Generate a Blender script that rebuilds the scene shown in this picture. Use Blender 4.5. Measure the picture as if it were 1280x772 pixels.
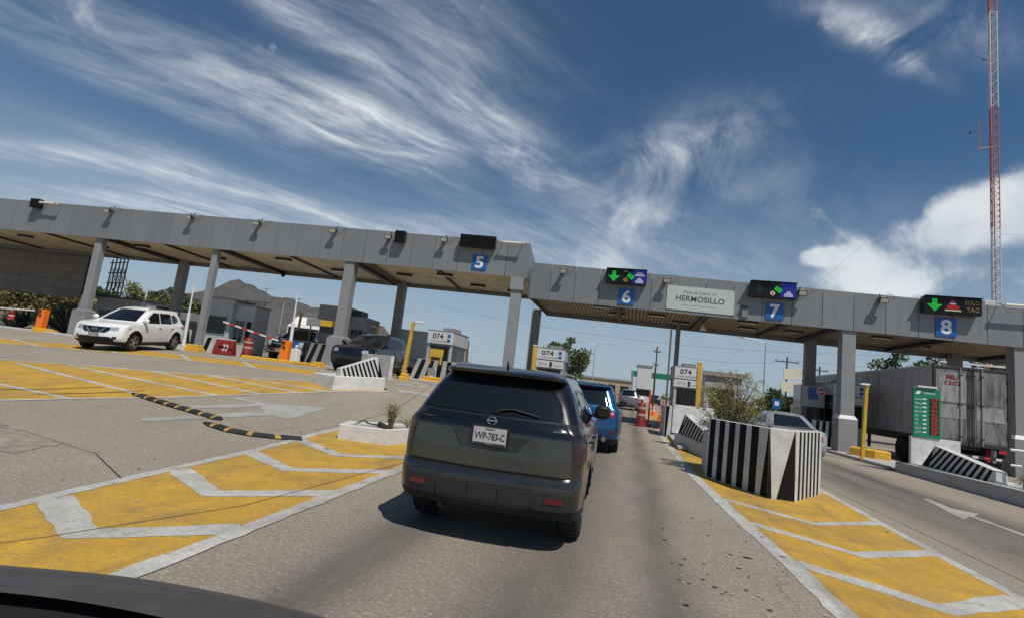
import bpy, bmesh, math, random
from mathutils import Vector, Matrix
random.seed(7)
S = bpy.context.scene
for o in list(bpy.data.objects): bpy.data.objects.remove(o)
C = S.collection
R = math.radians
# ------------------------------------------------------------------ camera, light, sky
EYE = 1.49
cam_d = bpy.data.cameras.new('camera'); cam = bpy.data.objects.new('camera', cam_d); C.objects.link(cam)
cam_d.sensor_width = 36; cam_d.lens = 630*36/1280; cam_d.clip_start = .05; cam_d.clip_end = 6000
cx = Vector((0.96823612, 0.22144735, 0.11610293)); cy = Vector((-0.08165736, -0.15883121, 0.98392313)); cz = Vector((0.23632794, -0.96215057, -0.1357033))
cam.matrix_world = Matrix(((cx.x, cy.x, cz.x, 0), (cx.y, cy.y, cz.y, 0), (cx.z, cy.z, cz.z, EYE), (0, 0, 0, 1)))
S.camera = cam
S.render.resolution_x = 1024; S.render.resolution_y = 617
sunv = Vector((.43, -.44, 1)).normalized()
sd = bpy.data.lights.new('sun', 'SUN'); sd.energy = 4.7; sd.angle = R(.55); sd.color = (1, .95, .87)
sun = bpy.data.objects.new('sun', sd); C.objects.link(sun); sun.rotation_euler = sunv.to_track_quat('Z', 'Y').to_euler()
S.view_settings.view_transform = 'Standard'; S.view_settings.look = 'None'; S.view_settings.gamma = 1
S.view_settings.exposure = -.30
W = bpy.data.worlds.new('World'); S.world = W; W.use_nodes = True
nt = W.node_tree; N = nt.nodes; L = nt.links; N.clear()
def nmath(op, a, b=None, c=None, clamp=False):
    n = N.new('ShaderNodeMath'); n.operation = op; n.use_clamp = clamp
    for i, v in enumerate((a, b, c)):
        if v is None: continue
        if isinstance(v, (int, float)): n.inputs[i].default_value = v
        else: L.new(v, n.inputs[i])
    return n.outputs[0]
out = N.new('ShaderNodeOutputWorld'); bg = N.new('ShaderNodeBackground'); bg.inputs['Strength'].default_value = .070
sky = N.new('ShaderNodeTexSky'); sky.sky_type = 'NISHITA'; sky.sun_disc = False
sky.sun_elevation = math.asin(sunv.z); sky.sun_rotation = math.atan2(sunv.x, sunv.y)
sky.air_density = 1.0; sky.dust_density = .6; sky.ozone_density = 1.6; sky.altitude = 200
tc = N.new('ShaderNodeTexCoord'); sp = N.new('ShaderNodeSeparateXYZ'); L.new(tc.outputs['Generated'], sp.inputs[0])
zz = nmath('ADD', nmath('MAXIMUM', sp.outputs['Z'], 0.0), .1)
px = nmath('DIVIDE', sp.outputs['X'], zz); py = nmath('DIVIDE', sp.outputs['Y'], zz)
cmb = N.new('ShaderNodeCombineXYZ'); L.new(px, cmb.inputs[0]); L.new(py, cmb.inputs[1])
def wnoise(scale, detail, rough, dist=0, vec=None, rot=0, sx=1, sy=1, off=(0, 0, 0)):
    m = N.new('ShaderNodeMapping'); m.inputs['Rotation'].default_value = (0, 0, rot); m.inputs['Scale'].default_value = (1, 1, 1)
    L.new(vec or cmb.outputs[0], m.inputs[0])
    m2 = N.new('ShaderNodeMapping'); m2.inputs['Scale'].default_value = (sx, sy, 1); m2.inputs['Location'].default_value = off; L.new(m.outputs[0], m2.inputs[0])
    n = N.new('ShaderNodeTexNoise'); n.inputs['Scale'].default_value = scale; n.inputs['Detail'].default_value = detail
    n.inputs['Roughness'].default_value = rough; n.inputs['Distortion'].default_value = dist; L.new(m2.outputs[0], n.inputs['Vector'])
    return n.outputs['Fac']
# gentle warp so that the streaks curl
wx = wnoise(1.1, 3, .5, off=(3, 1, 0)); wy = wnoise(1.1, 3, .5, off=(9, 4, 0))
cw = N.new('ShaderNodeCombineXYZ')
L.new(nmath('ADD', px, nmath('MULTIPLY', nmath('SUBTRACT', wx, .5), .26)), cw.inputs[0])
L.new(nmath('ADD', py, nmath('MULTIPLY', nmath('SUBTRACT', wy, .5), .26)), cw.inputs[1])
wpx, wpy = None, None
sp2 = N.new('ShaderNodeSeparateXYZ'); L.new(cw.outputs[0], sp2.inputs[0]); wpx, wpy = sp2.outputs[0], sp2.outputs[1]
def blob(x, y, a, sx, sy, amp, sharp=1.0):
    ca, sa = math.cos(a), math.sin(a)
    dx = nmath('SUBTRACT', wpx, x); dy = nmath('SUBTRACT', wpy, y)
    u = nmath('DIVIDE', nmath('ADD', nmath('MULTIPLY', dx, ca), nmath('MULTIPLY', dy, sa)), sx)
    v = nmath('DIVIDE', nmath('SUBTRACT', nmath('MULTIPLY', dy, ca), nmath('MULTIPLY', dx, sa)), sy)
    q = nmath('MULTIPLY', nmath('ADD', nmath('MULTIPLY', u, u), nmath('MULTIPLY', v, v)), -sharp)
    return nmath('MULTIPLY', nmath('EXPONENT', q), amp)
def total(lst):
    s = blob(*lst[0])
    for b in lst[1:]: s = nmath('ADD', s, blob(*b))
    return s
cirrus = total([(-1.182, 1.368, .95, .55, .17, .75), (-.983, 1.497, 1.1, .20, .13, 1.3), (-.80, 1.60, .9, .12, .10, 1.0), (-.871, 1.111, 1.18, .30, .07, .8),
    (-.527, 1.536, 1.135, .5, .13, .9), (-2.333, 1.592, .5, .5, .12, .85), (-1.719, 1.97, .984, .6, .13, .7),
    (-2.0, 2.3, .368, 1.3, .30, .8), (-1.6, 1.15, 1.1, .5, .10, .35), (-.492, 1.101, .9, .3, .16, .4), (.0, 2.6, .2, 1.2, .4, .35)])
puffs = total([(-.022, 2.259, -.391, .2, .30, .75), (-.228, 2.9, .49, .35, .25, .6), (.13, 1.62, -.83, .20, .13, .62),
    (.47, 1.20, .552, .15, .035, 1.1), (.60, 1.137, .436, .2, .06, .3), (.22, 1.85, .346, .5, .2, .25), (-.42, 1.75, .6, .2, .13, .55)])
bank = total([(1.20, 2.08, -.85, .50, .32, 1.3), (.80, 2.53, -.6, .12, .12, 1.1), (1.1, 2.8, -.5, .6, .3, .95), (2.4, 2.6, -.6, 1.0, .6, .7), (1.6, 1.3, -.9, .35, .10, .35)])
st1 = wnoise(3.4, 12, .66, .35, cw.outputs[0], -.95, .5, 2.2)
st2 = wnoise(3.2, 12, .68, .5, cw.outputs[0], -.55, .8, 1.9, (5, 2, 0))
fluff = wnoise(7.5, 11, .64, .4, tc.outputs['Generated'])
fluff2 = wnoise(5.5, 11, .60, .3, tc.outputs['Generated'], 0, 1, 1, (4, 7, 0))
def smooth(x, lo, hi):
    m = N.new('ShaderNodeMapRange'); m.interpolation_type = 'SMOOTHSTEP'; m.inputs['From Min'].default_value = lo; m.inputs['From Max'].default_value = hi
    L.new(x, m.inputs['Value']); return m.outputs[0]
streak = nmath('ADD', nmath('MULTIPLY', smooth(st1, .34, .74), .75), nmath('MULTIPLY', smooth(st2, .32, .8), .5))
a1 = nmath('MULTIPLY', nmath('MINIMUM', cirrus, 1.25), nmath('ADD', streak, .10))
a2 = nmath('MULTIPLY', puffs, smooth(fluff, .36, .66))
a3 = smooth(nmath('ADD', bank, nmath('MULTIPLY', nmath('SUBTRACT', fluff2, .5), 2.9)), .42, .98)
veil = nmath('MULTIPLY', smooth(wnoise(.55, 8, .6, .8, cw.outputs[0], -.9, .5, 1.4, (2, 2, 0)), .52, .82), .07)
alpha = nmath('ADD', nmath('ADD', nmath('MULTIPLY', a1, 1.0), nmath('MULTIPLY', a2, .95)), nmath('ADD', nmath('MULTIPLY', a3, .92), nmath('MULTIPLY', veil, nmath('ADD', nmath('MULTIPLY', smooth(nmath('MULTIPLY', sp.outputs['Z'], -1.0), -.5, -.05), 2.4), 1.0))), clamp=True)
alpha = nmath('MULTIPLY', alpha, smooth(sp.outputs['Z'], -.01, .06))
haze = nmath('MULTIPLY', smooth(nmath('MULTIPLY', sp.outputs['Z'], -1.0), -.42, .0), .86)
mixh = N.new('ShaderNodeMixRGB'); L.new(haze, mixh.inputs[0]); mixh.inputs[2].default_value = (6.6, 8.0, 9.4, 1)
tint = N.new('ShaderNodeMixRGB'); tint.blend_type = 'MULTIPLY'; tint.inputs[0].default_value = 1; tint.inputs[2].default_value = (.74, 1.06, 1.25, 1)
L.new(sky.outputs[0], tint.inputs[1]); L.new(tint.outputs[0], mixh.inputs[1])
mixc = N.new('ShaderNodeMixRGB'); L.new(alpha, mixc.inputs[0]); L.new(mixh.outputs[0], mixc.inputs[1])
cc_ = N.new('ShaderNodeMixRGB'); cc_.inputs[1].default_value = (8.6, 9.7, 11.2, 1); cc_.inputs[2].default_value = (13.2, 13.8, 14.4, 1); L.new(smooth(nmath('ADD', nmath('MULTIPLY', fluff2, .6), nmath('MULTIPLY', fluff, .4)), .36, .6), cc_.inputs[0]); L.new(cc_.outputs[0], mixc.inputs[2])
L.new(mixc.outputs[0], bg.inputs['Color']); L.new(bg.outputs[0], out.inputs['Surface'])

# ------------------------------------------------------------------ materials
M = {}
def mat(name, col, rough=.6, metal=0, coat=0, noise=.12, nscale=6, bump=0, bscale=60, spec=.5, emit=None, estr=0, dirt=None, dscale=1.5, dlo=.5, dhi=.72, damt=.6, stretch=(1, 1, 1), vary=0):
    m = bpy.data.materials.new(name); m.use_nodes = True; t = m.node_tree; b = t.nodes['Principled BSDF']
    b.inputs['Roughness'].default_value = rough; b.inputs['Metallic'].default_value = metal
    b.inputs['Coat Weight'].default_value = coat; b.inputs['Coat Roughness'].default_value = .06; b.inputs['Specular IOR Level'].default_value = spec
    tcn = t.nodes.new('ShaderNodeTexCoord'); mp = t.nodes.new('ShaderNodeMapping'); mp.inputs['Scale'].default_value = stretch; t.links.new(tcn.outputs['Object'], mp.inputs[0])
    src = None
    if noise > 0:
        n = t.nodes.new('ShaderNodeTexNoise'); n.inputs['Scale'].default_value = nscale; n.inputs['Detail'].default_value = 6; n.inputs['Roughness'].default_value = .65
        t.links.new(mp.outputs[0], n.inputs['Vector'])
        r = t.nodes.new('ShaderNodeValToRGB'); r.color_ramp.elements[0].position = .3; r.color_ramp.elements[1].position = .72
        r.color_ramp.elements[0].color = (*[c*(1-noise) for c in col], 1); r.color_ramp.elements[1].color = (*[min(1, c*(1+noise)) for c in col], 1)
        t.links.new(n.outputs['Fac'], r.inputs[0]); src = r.outputs[0]
    else: b.inputs['Base Color'].default_value = (*col, 1)
    if dirt:
        n2 = t.nodes.new('ShaderNodeTexNoise'); n2.inputs['Scale'].default_value = dscale; n2.inputs['Detail'].default_value = 8; n2.inputs['Roughness'].default_value = .7
        t.links.new(mp.outputs[0], n2.inputs['Vector'])
        mr = t.nodes.new('ShaderNodeMapRange'); mr.inputs['From Min'].default_value = dlo; mr.inputs['From Max'].default_value = dhi; mr.inputs['To Max'].default_value = damt
        t.links.new(n2.outputs['Fac'], mr.inputs['Value'])
        mx = t.nodes.new('ShaderNodeMixRGB'); t.links.new(mr.outputs[0], mx.inputs[0])
        if src: t.links.new(src, mx.inputs[1])
        else: mx.inputs[1].default_value = (*col, 1)
        mx.inputs[2].default_value = (*dirt, 1); src = mx.outputs[0]
    if vary:
        oi = t.nodes.new('ShaderNodeObjectInfo'); vr = t.nodes.new('ShaderNodeMapRange'); vr.inputs['To Min'].default_value = 1-vary; vr.inputs['To Max'].default_value = 1+vary; t.links.new(oi.outputs['Random'], vr.inputs['Value'])
        hv = t.nodes.new('ShaderNodeHueSaturation'); t.links.new(vr.outputs[0], hv.inputs['Value']); t.links.new(src, hv.inputs['Color']); src = hv.outputs[0]
    if src: t.links.new(src, b.inputs['Base Color'])
    if bump > 0:
        nb = t.nodes.new('ShaderNodeTexNoise'); nb.inputs['Scale'].default_value = bscale; nb.inputs['Detail'].default_value = 4; t.links.new(mp.outputs[0], nb.inputs['Vector'])
        bp = t.nodes.new('ShaderNodeBump'); bp.inputs['Strength'].default_value = bump; bp.inputs['Distance'].default_value = .01
        t.links.new(nb.outputs['Fac'], bp.inputs['Height']); t.links.new(bp.outputs[0], b.inputs['Normal'])
    if emit: b.inputs['Emission Color'].default_value = (*emit, 1); b.inputs['Emission Strength'].default_value = estr
    M[name] = m; return m
mat('fascia', (.215, .222, .226), .45, .15, noise=.04, nscale=1.2, dirt=(.12, .115, .11), dscale=1.6, dlo=.52, dhi=.8, damt=.55, stretch=(3, 3, .35), vary=.07)
mat('grey_paint', (.25, .255, .258), .6, noise=.06, nscale=2, dirt=(.17, .16, .15), dlo=.5, dhi=.8, damt=.4, bump=.08)
mat('plinth', (.26, .26, .262), .7, noise=.07, nscale=3, dirt=(.13, .12, .11), damt=.5, bump=.15)
mat('white_cap', (.72, .71, .68), .7, noise=.06, dirt=(.4, .37, .33), damt=.5)
mat('soffit', (.76, .63, .42), .6, noise=.1, nscale=2, dirt=(.15, .12, .09), dscale=.8, damt=.6)
mat('soffit_slats', (.40, .31, .19), .6, noise=.15, nscale=2, dirt=(.12, .09, .07), dscale=.6, damt=.7)  # darker than the left soffit: under-canopy shade is put into the colour
mat('dark_steel', (.045, .045, .047), .55, .3, noise=.15)
mat('joint', (.05, .05, .05), .8, noise=0)
mat('roofing', (.3, .29, .27), .8)
mat('wall_tile', (.19, .183, .185), .65, noise=.12, nscale=3, vary=.08)
mat('booth_grey', (.42, .42, .42), .55, noise=.08, nscale=3, dirt=(.15, .14, .13), damt=.4)
mat('booth_dark', (.24, .24, .24), .55, noise=.08, nscale=3)
mat('board_white', (.60, .60, .58), .5, noise=.05, dirt=(.35, .33, .3), damt=.3)
mat('white_paint', (.60, .59, .565), .7, noise=.08, nscale=9, dirt=(.27, .25, .22), dscale=3.5, dlo=.46, dhi=.74, damt=.6, bump=.25, bscale=40)
mat('black_paint', (.009, .009, .009), .75, spec=.2, noise=.25, nscale=8, dirt=(.09, .08, .075), dscale=5, dlo=.62, dhi=.85, damt=.4, bump=.2, bscale=40)
mat('yellow_paint', (.74, .42, .035), .6, noise=.08, nscale=5, dirt=(.28, .2, .1), dscale=3, dlo=.5, dhi=.78, damt=.5, bump=.15)
mat('yellow_steel', (.62, .37, .04), .45, noise=.08, dirt=(.25, .17, .08), dscale=5, damt=.4)
mat('orange_steel', (.86, .20, .015), .4, noise=.06, dirt=(.4, .15, .05), dscale=5, damt=.3)
mat('red_plastic', (.22, .018, .015), .5, noise=.15, dirt=(.2, .05, .03), dscale=6, damt=.5)  # red darkened in the colour for the canopy shade on drum and barrier
mat('cone_orange', (.85, .085, .03), .5, noise=.08)
mat('reflective', (.75, .72, .7), .35, noise=.05)
mat('red_reflective', (.55, .03, .025), .4, noise=.08)
mat('concrete', (.42, .41, .385), .85, noise=.12, nscale=5, dirt=(.22, .2, .17), dscale=2.5, damt=.6, bump=.5, bscale=35)
mat('sign_blue', (.012, .11, .36), .35, noise=.04)
mat('sign_white', (.78, .78, .77), .45, noise=.02)
mat('banner', (.50, .52, .49), .55, noise=.03)
mat('letter_green', (.045, .075, .07), .6, noise=0)
mat('letter_grey', (.22, .22, .22), .6, noise=0)
mat('letter_dark', (.03, .03, .035), .6, noise=0)
mat('sign_green', (.01, .20, .105), .4, noise=.05)
mat('led_black', (.006, .006, .006), .35, noise=0)
mat('louvre', (.014, .014, .014), .6, noise=0)
mat('led_green', (.01, .3, .03), .4, noise=0, emit=(.02, .75, .08), estr=.5)
mat('led_dim_green', (.003, .03, .008), .4, noise=0, emit=(.0, .12, .02), estr=.12)
mat('led_blue', (.01, .02, .2), .4, noise=0, emit=(.02, .03, .35), estr=.5)
mat('led_pale', (.4, .4, .5), .4, noise=0, emit=(.45, .45, .7), estr=.35)
mat('led_amber', (.3, .2, .04), .4, noise=0, emit=(.75, .5, .15), estr=.14)
mat('led_red', (.3, .01, .01), .4, noise=0, emit=(.9, .05, .04), estr=.28)
mat('led_cream', (.5, .45, .3), .4, noise=0, emit=(.8, .7, .45), estr=.4)
mat('lamp_lens', (.62, .60, .50), .25, noise=.05)
mat('tube', (.75, .70, .55), .3, noise=.05)
mat('galv', (.42, .43, .44), .5, .5, noise=.1)
mat('white_steel', (.70, .70, .69), .45, noise=.06, dirt=(.4, .36, .3), damt=.3)
mat('mast_red', (.46, .15, .13), .5, noise=.1)  # red paled in the colour to stand in for distance haze
mat('mast_white', (.66, .66, .66), .5, noise=.05)
mat('tyre', (.018, .018, .018), .85, noise=.2, nscale=20, bump=.2)
mat('bump_yellow', (.42, .27, .05), .7, noise=.15, dirt=(.12, .09, .05), dscale=9, damt=.6)
mat('chip_white', (.5, .48, .44), .8)
mat('rubber', (.016, .016, .016), .75, noise=.2, nscale=15, dirt=(.08, .075, .07), damt=.4)
mat('chrome', (.62, .62, .63), .18, 1, noise=0)
mat('alloy', (.45, .45, .46), .3, .8, noise=.05)
mat('black_alloy', (.03, .03, .03), .35, .3, noise=0)
mat('glass_dark', (.008, .010, .012), .04, 0, noise=0, spec=.55)
mat('glass_mid', (.03, .04, .045), .05, 0, noise=0, spec=.6)
mat('window_dark', (.01, .011, .013), .12, 0, noise=0, spec=.5)
mat('black_plastic', (.014, .014, .015), .55, spec=.3, noise=.15, nscale=30, bump=.1, bscale=200)
mat('gloss_black', (.006, .006, .007), .12, coat=.5, noise=0)
mat('skid_grey', (.032, .033, .034), .55, .2, noise=.1)
mat('seam', (.004, .004, .004), .9, noise=0)
mat('dull_band', (.42, .27, .24), .5, noise=.1)
mat('tail_dark', (.028, .009, .009), .15, coat=.6, noise=.3, nscale=30)
mat('tail_red', (.38, .012, .01), .2, coat=.6, noise=.1)
mat('tail_clear', (.5, .5, .5), .15, coat=.6, noise=.2, nscale=20)
mat('lamp_clear', (.42, .44, .45), .1, .3, coat=1, noise=.2, nscale=14)
mat('lamp_bar_red', (.10, .008, .008), .3, coat=.3, noise=0)
mat('reflector_red', (.13, .012, .01), .25, coat=.6, noise=0)
mat('plate', (.42, .40, .40), .45, noise=.05)
def paint(name, col, metal=.55, rough=.32, dirt=(.16, .14, .12), damt=.25):
    return mat(name, col, rough, metal, coat=.8, noise=.03, nscale=3, dirt=dirt, dscale=1.6, dlo=.42, dhi=.85, damt=damt)
paint('paint_charcoal', (.040, .043, .042), .6, .20, (.09, .085, .075), .15)
paint('paint_blue', (.008, .085, .22), .55, .25)
paint('paint_white', (.78, .78, .75), 0, .35, (.5, .46, .4), .2)
paint('paint_charcoal_sheen', (.058, .060, .054), .45, .24, (.10, .095, .08), .2)  # charcoal made lighter and olive: the tailgate's reflection is put into the colour
paint('paint_silver', (.52, .53, .54), .6, .35)
paint('paint_black', (.008, .008, .009), .3, .2, (.05, .045, .04), .15)
paint('paint_navy', (.01, .018, .04), .4, .3)
paint('paint_grey', (.2, .21, .23), .6, .35)
mat('bonnet_paint', (.060, .050, .043), .5, .1, coat=.15, noise=.1, dirt=(.12, .105, .09), dscale=3, damt=.6)
mat('trailer_skin', (.40, .385, .38), .55, .2, noise=.08, nscale=3, dirt=(.07, .065, .065), dscale=1.2, damt=.5, stretch=(1, 3, .4))
mat('trailer_door', (.22, .205, .205), .55, .1, noise=.3, nscale=2.5, dirt=(.03, .028, .028), dscale=1.7, dlo=.45, dhi=.62, damt=.7, stretch=(2.4, 2.4, .55))
mat('trailer_dusty', (.32, .305, .30), .7, 0, noise=.25, nscale=4, dirt=(.06, .055, .055), dscale=3, dlo=.45, dhi=.66, damt=.6, stretch=(2.4, 2.4, .7))
mat('trailer_red', (.20, .03, .035), .6, noise=.2)
mat('bark', (.13, .10, .075), .9, noise=.3, nscale=12, bump=.6, bscale=30)
mat('wood_pole', (.07, .05, .04), .9, noise=.2)
def leaf(name, a, b):
    m = bpy.data.materials.new(name); m.use_nodes = True; t = m.node_tree; p = t.nodes['Principled BSDF']; p.inputs['Roughness'].default_value = .6
    tcn = t.nodes.new('ShaderNodeTexCoord'); n = t.nodes.new('ShaderNodeTexNoise'); n.inputs['Scale'].default_value = 1.6; n.inputs['Detail'].default_value = 6
    r = t.nodes.new('ShaderNodeValToRGB'); r.color_ramp.elements[0].position = .35; r.color_ramp.elements[1].position = .68
    r.color_ramp.elements[0].color = (*a, 1); r.color_ramp.elements[1].color = (*b, 1)
    t.links.new(tcn.outputs['Object'], n.inputs['Vector']); t.links.new(n.outputs['Fac'], r.inputs[0]); t.links.new(r.outputs[0], p.inputs['Base Color']); M[name] = m
leaf('leaf_green', (.05, .075, .022), (.10, .13, .04))
leaf('leaf_olive', (.10, .105, .035), (.19, .175, .06))
leaf('leaf_dry', (.17, .16, .03), (.36, .31, .07))
leaf('leaf_blue', (.022, .035, .03), (.05, .075, .06))
leaf('leaf_yellow', (.2, .16, .02), (.35, .27, .03))

def grn(name, build):
    m = bpy.data.materials.new(name); m.use_nodes = True; t = m.node_tree; p = t.nodes['Principled BSDF']; p.inputs['Roughness'].default_value = .85
    build(t, p); M[name] = m
def tnoise(t, scale, detail=6, rough=.65, stretch=(1, 1, 1), dist=0, off=(0, 0, 0)):
    g = t.nodes.new('ShaderNodeTexCoord'); mp = t.nodes.new('ShaderNodeMapping'); mp.inputs['Scale'].default_value = stretch; mp.inputs['Location'].default_value = off
    t.links.new(g.outputs['Object'], mp.inputs[0])
    n = t.nodes.new('ShaderNodeTexNoise'); n.inputs['Scale'].default_value = scale; n.inputs['Detail'].default_value = detail; n.inputs['Roughness'].default_value = rough; n.inputs['Distortion'].default_value = dist
    t.links.new(mp.outputs[0], n.inputs['Vector']); return n.outputs['Fac']
def tmap(t, x, lo, hi, a=0, b=1):
    m = t.nodes.new('ShaderNodeMapRange'); m.inputs['From Min'].default_value = lo; m.inputs['From Max'].default_value = hi
    m.inputs['To Min'].default_value = a; m.inputs['To Max'].default_value = b; t.links.new(x, m.inputs['Value']); return m.outputs[0]
def tmix(t, f, a, b, mode='MIX'):
    m = t.nodes.new('ShaderNodeMixRGB'); m.blend_type = mode
    for i, v in enumerate((f, a, b)):
        if isinstance(v, (int, float)): m.inputs[i].default_value = v
        elif isinstance(v, tuple): m.inputs[i].default_value = (*v, 1)
        else: t.links.new(v, m.inputs[i])
    return m.outputs[0]
def tmath(t, op, a, b):
    m = t.nodes.new('ShaderNodeMath'); m.operation = op
    for i, v in enumerate((a, b)):
        if isinstance(v, (int, float)): m.inputs[i].default_value = v
        else: t.links.new(v, m.inputs[i])
    return m.outputs[0]
def tbump(t, p, h, s, d=.01):
    b = t.nodes.new('ShaderNodeBump'); b.inputs['Strength'].default_value = s; b.inputs['Distance'].default_value = d
    t.links.new(h, b.inputs['Height']); t.links.new(b.outputs[0], p.inputs['Normal'])
def pavement(t, base=(.385, .326, .25)):
    c = tmix(t, tmap(t, tnoise(t, .35, 5), .35, .7), tuple(v*.84 for v in base), tuple(v*1.12 for v in base))
    c = tmix(t, tmap(t, tnoise(t, 1.3, 8, .7, (1, .35, 1)), .42, .72, 0, .5), c, tuple(v*.60 for v in base))
    c = tmix(t, tmap(t, tnoise(t, 9, 5, .75, (1, 2.2, 1)), .40, .66, 0, .62), c, tuple(v*.55 for v in base))
    c = tmix(t, tmap(t, tnoise(t, 26, 4, .8, off=(2, 2, 1)), .36, .66, 0, .62), c, tuple(v*.42 for v in base))
    c = tmix(t, tmap(t, tnoise(t, 34, 3, .8, off=(4, 2, 1)), .53, .70, 0, .75), c, (.60, .54, .45))
    c = tmix(t, tmap(t, tnoise(t, 2.3, 9, .8, (3, .9, 1), 0, (7, 1, 0)), .63, .70, 0, .6), c, (.10, .09, .075))
    # hairline cracks: borders of warped cells, broken up so that only some show
    g = t.nodes.new('ShaderNodeTexCoord'); w = t.nodes.new('ShaderNodeVectorMath'); w.operation = 'ADD'; wn = t.nodes.new('ShaderNodeTexNoise'); wn.inputs['Scale'].default_value = 1.6; wn.inputs['Detail'].default_value = 6
    t.links.new(g.outputs['Object'], wn.inputs['Vector']); sc = t.nodes.new('ShaderNodeVectorMath'); sc.operation = 'SCALE'; sc.inputs['Scale'].default_value = .9; t.links.new(wn.outputs['Color'], sc.inputs[0])
    t.links.new(g.outputs['Object'], w.inputs[0]); t.links.new(sc.outputs[0], w.inputs[1])
    v = t.nodes.new('ShaderNodeTexVoronoi'); v.feature = 'DISTANCE_TO_EDGE'; v.inputs['Scale'].default_value = .42; t.links.new(w.outputs[0], v.inputs['Vector'])
    cr = tmath(t, 'MULTIPLY', tmap(t, v.outputs['Distance'], .0, .006, 1, 0), tmap(t, tnoise(t, .7, 3, .6, off=(8, 8, 0)), .50, .60, 0, .6))
    return tmix(t, cr, c, (.07, .06, .05))
def b_road(t, p):
    c = pavement(t)
    # darker worn bands where tyres and dripping oil run down each lane (bands along Y)
    g = t.nodes.new('ShaderNodeTexCoord'); s = t.nodes.new('ShaderNodeSeparateXYZ'); t.links.new(g.outputs['Object'], s.inputs[0])
    wob = tmath(t, 'MULTIPLY', tmath(t, 'SUBTRACT', tnoise(t, .5, 3), .5), .5)
    xx = tmath(t, 'ADD', s.outputs[0], wob)
    tot = None
    for x0, w in ((-1.9, .35), (-.55, .55), (5.3, .8), (6.4, .5), (.45, .25)):
        d = tmath(t, 'DIVIDE', tmath(t, 'SUBTRACT', xx, x0), w); e = tmath(t, 'EXPONENT', tmath(t, 'MULTIPLY', tmath(t, 'MULTIPLY', d, d), -1.0), 0)
        tot = e if tot is None else tmath(t, 'ADD', tot, e)
    f = tmath(t, 'MULTIPLY', tot, tmap(t, tnoise(t, .9, 6, .7, (2, .3, 1)), .25, .7, .4, 1.0))
    c = tmix(t, f, c, (.10, .09, .08))
    t.links.new(c, p.inputs['Base Color']); tbump(t, p, tnoise(t, 45, 4, .75), .8, .014)
grn('road', b_road)
def b_dirt(t, p):
    c = tmix(t, tmap(t, tnoise(t, .05, 6), .35, .7), (.22, .18, .13), (.32, .27, .2))
    c = tmix(t, tmap(t, tnoise(t, .6, 8), .5, .62, 0, .8), c, (.11, .105, .05)); t.links.new(c, p.inputs['Base Color'])
grn('dirt', b_dirt)
def marking(name, col, dirt, wear):
    def b(t, p):
        c = tmix(t, tmap(t, tnoise(t, 2.2, 7), .35, .7), tuple(v*.74 for v in col), tuple(min(1, v*1.10) for v in col))
        c = tmix(t, tmap(t, tnoise(t, .9, 8, .72, (1, 1, 1), .6, (3, 3, 3)), .48, .68, 0, .6), c, dirt)
        c = tmix(t, tmap(t, tnoise(t, 13, 5, .75, (1, 2, 1)), .42, .7, 0, .5), c, dirt)
        c = tmix(t, tmap(t, tnoise(t, 38, 3, .7), .52, .70, 0, .7), c, dirt)
        c = tmix(t, tmap(t, tnoise(t, 1.1, 7, .7, (2.6, .3, 1), .3, (5, 1, 2)), .52, .68, 0, .42), c, (.12, .10, .075))
        c = tmix(t, tmap(t, tnoise(t, 17, 4, .8, off=(1, 9, 2)), .66, .72, 0, .8), c, (.06, .05, .04))
        c = tmix(t, tmap(t, tnoise(t, 6, 9, .78, (1, 1, 1), 0, (1, 5, 0)), wear, wear+.05, 0, .85), c, (.22, .2, .175))
        t.links.new(c, p.inputs['Base Color']); p.inputs['Roughness'].default_value = .7; tbump(t, p, tnoise(t, 80, 3, .7), .4, .01)
    grn(name, b)
marking('mark_yellow', (.62, .355, .03), (.27, .18, .065), .585)
marking('mark_white', (.56, .545, .50), (.30, .275, .235), .575)
marking('mark_faded', (.42, .33, .20), (.29, .26, .21), .46)
marking('mark_faded_white', (.43, .415, .38), (.28, .255, .22), .56)
def b_hill(t, p):
    c = tmix(t, tmap(t, tnoise(t, .012, 8, .7), .35, .68), (.105, .098, .095), (.165, .15, .142))
    c = tmix(t, tmap(t, tnoise(t, .05, 9, .75), .5, .62, 0, .7), c, (.075, .08, .045)); t.links.new(c, p.inputs['Base Color'])
    tbump(t, p, tnoise(t, .06, 9, .75), .9, 12)
grn('hill', b_hill)

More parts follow.
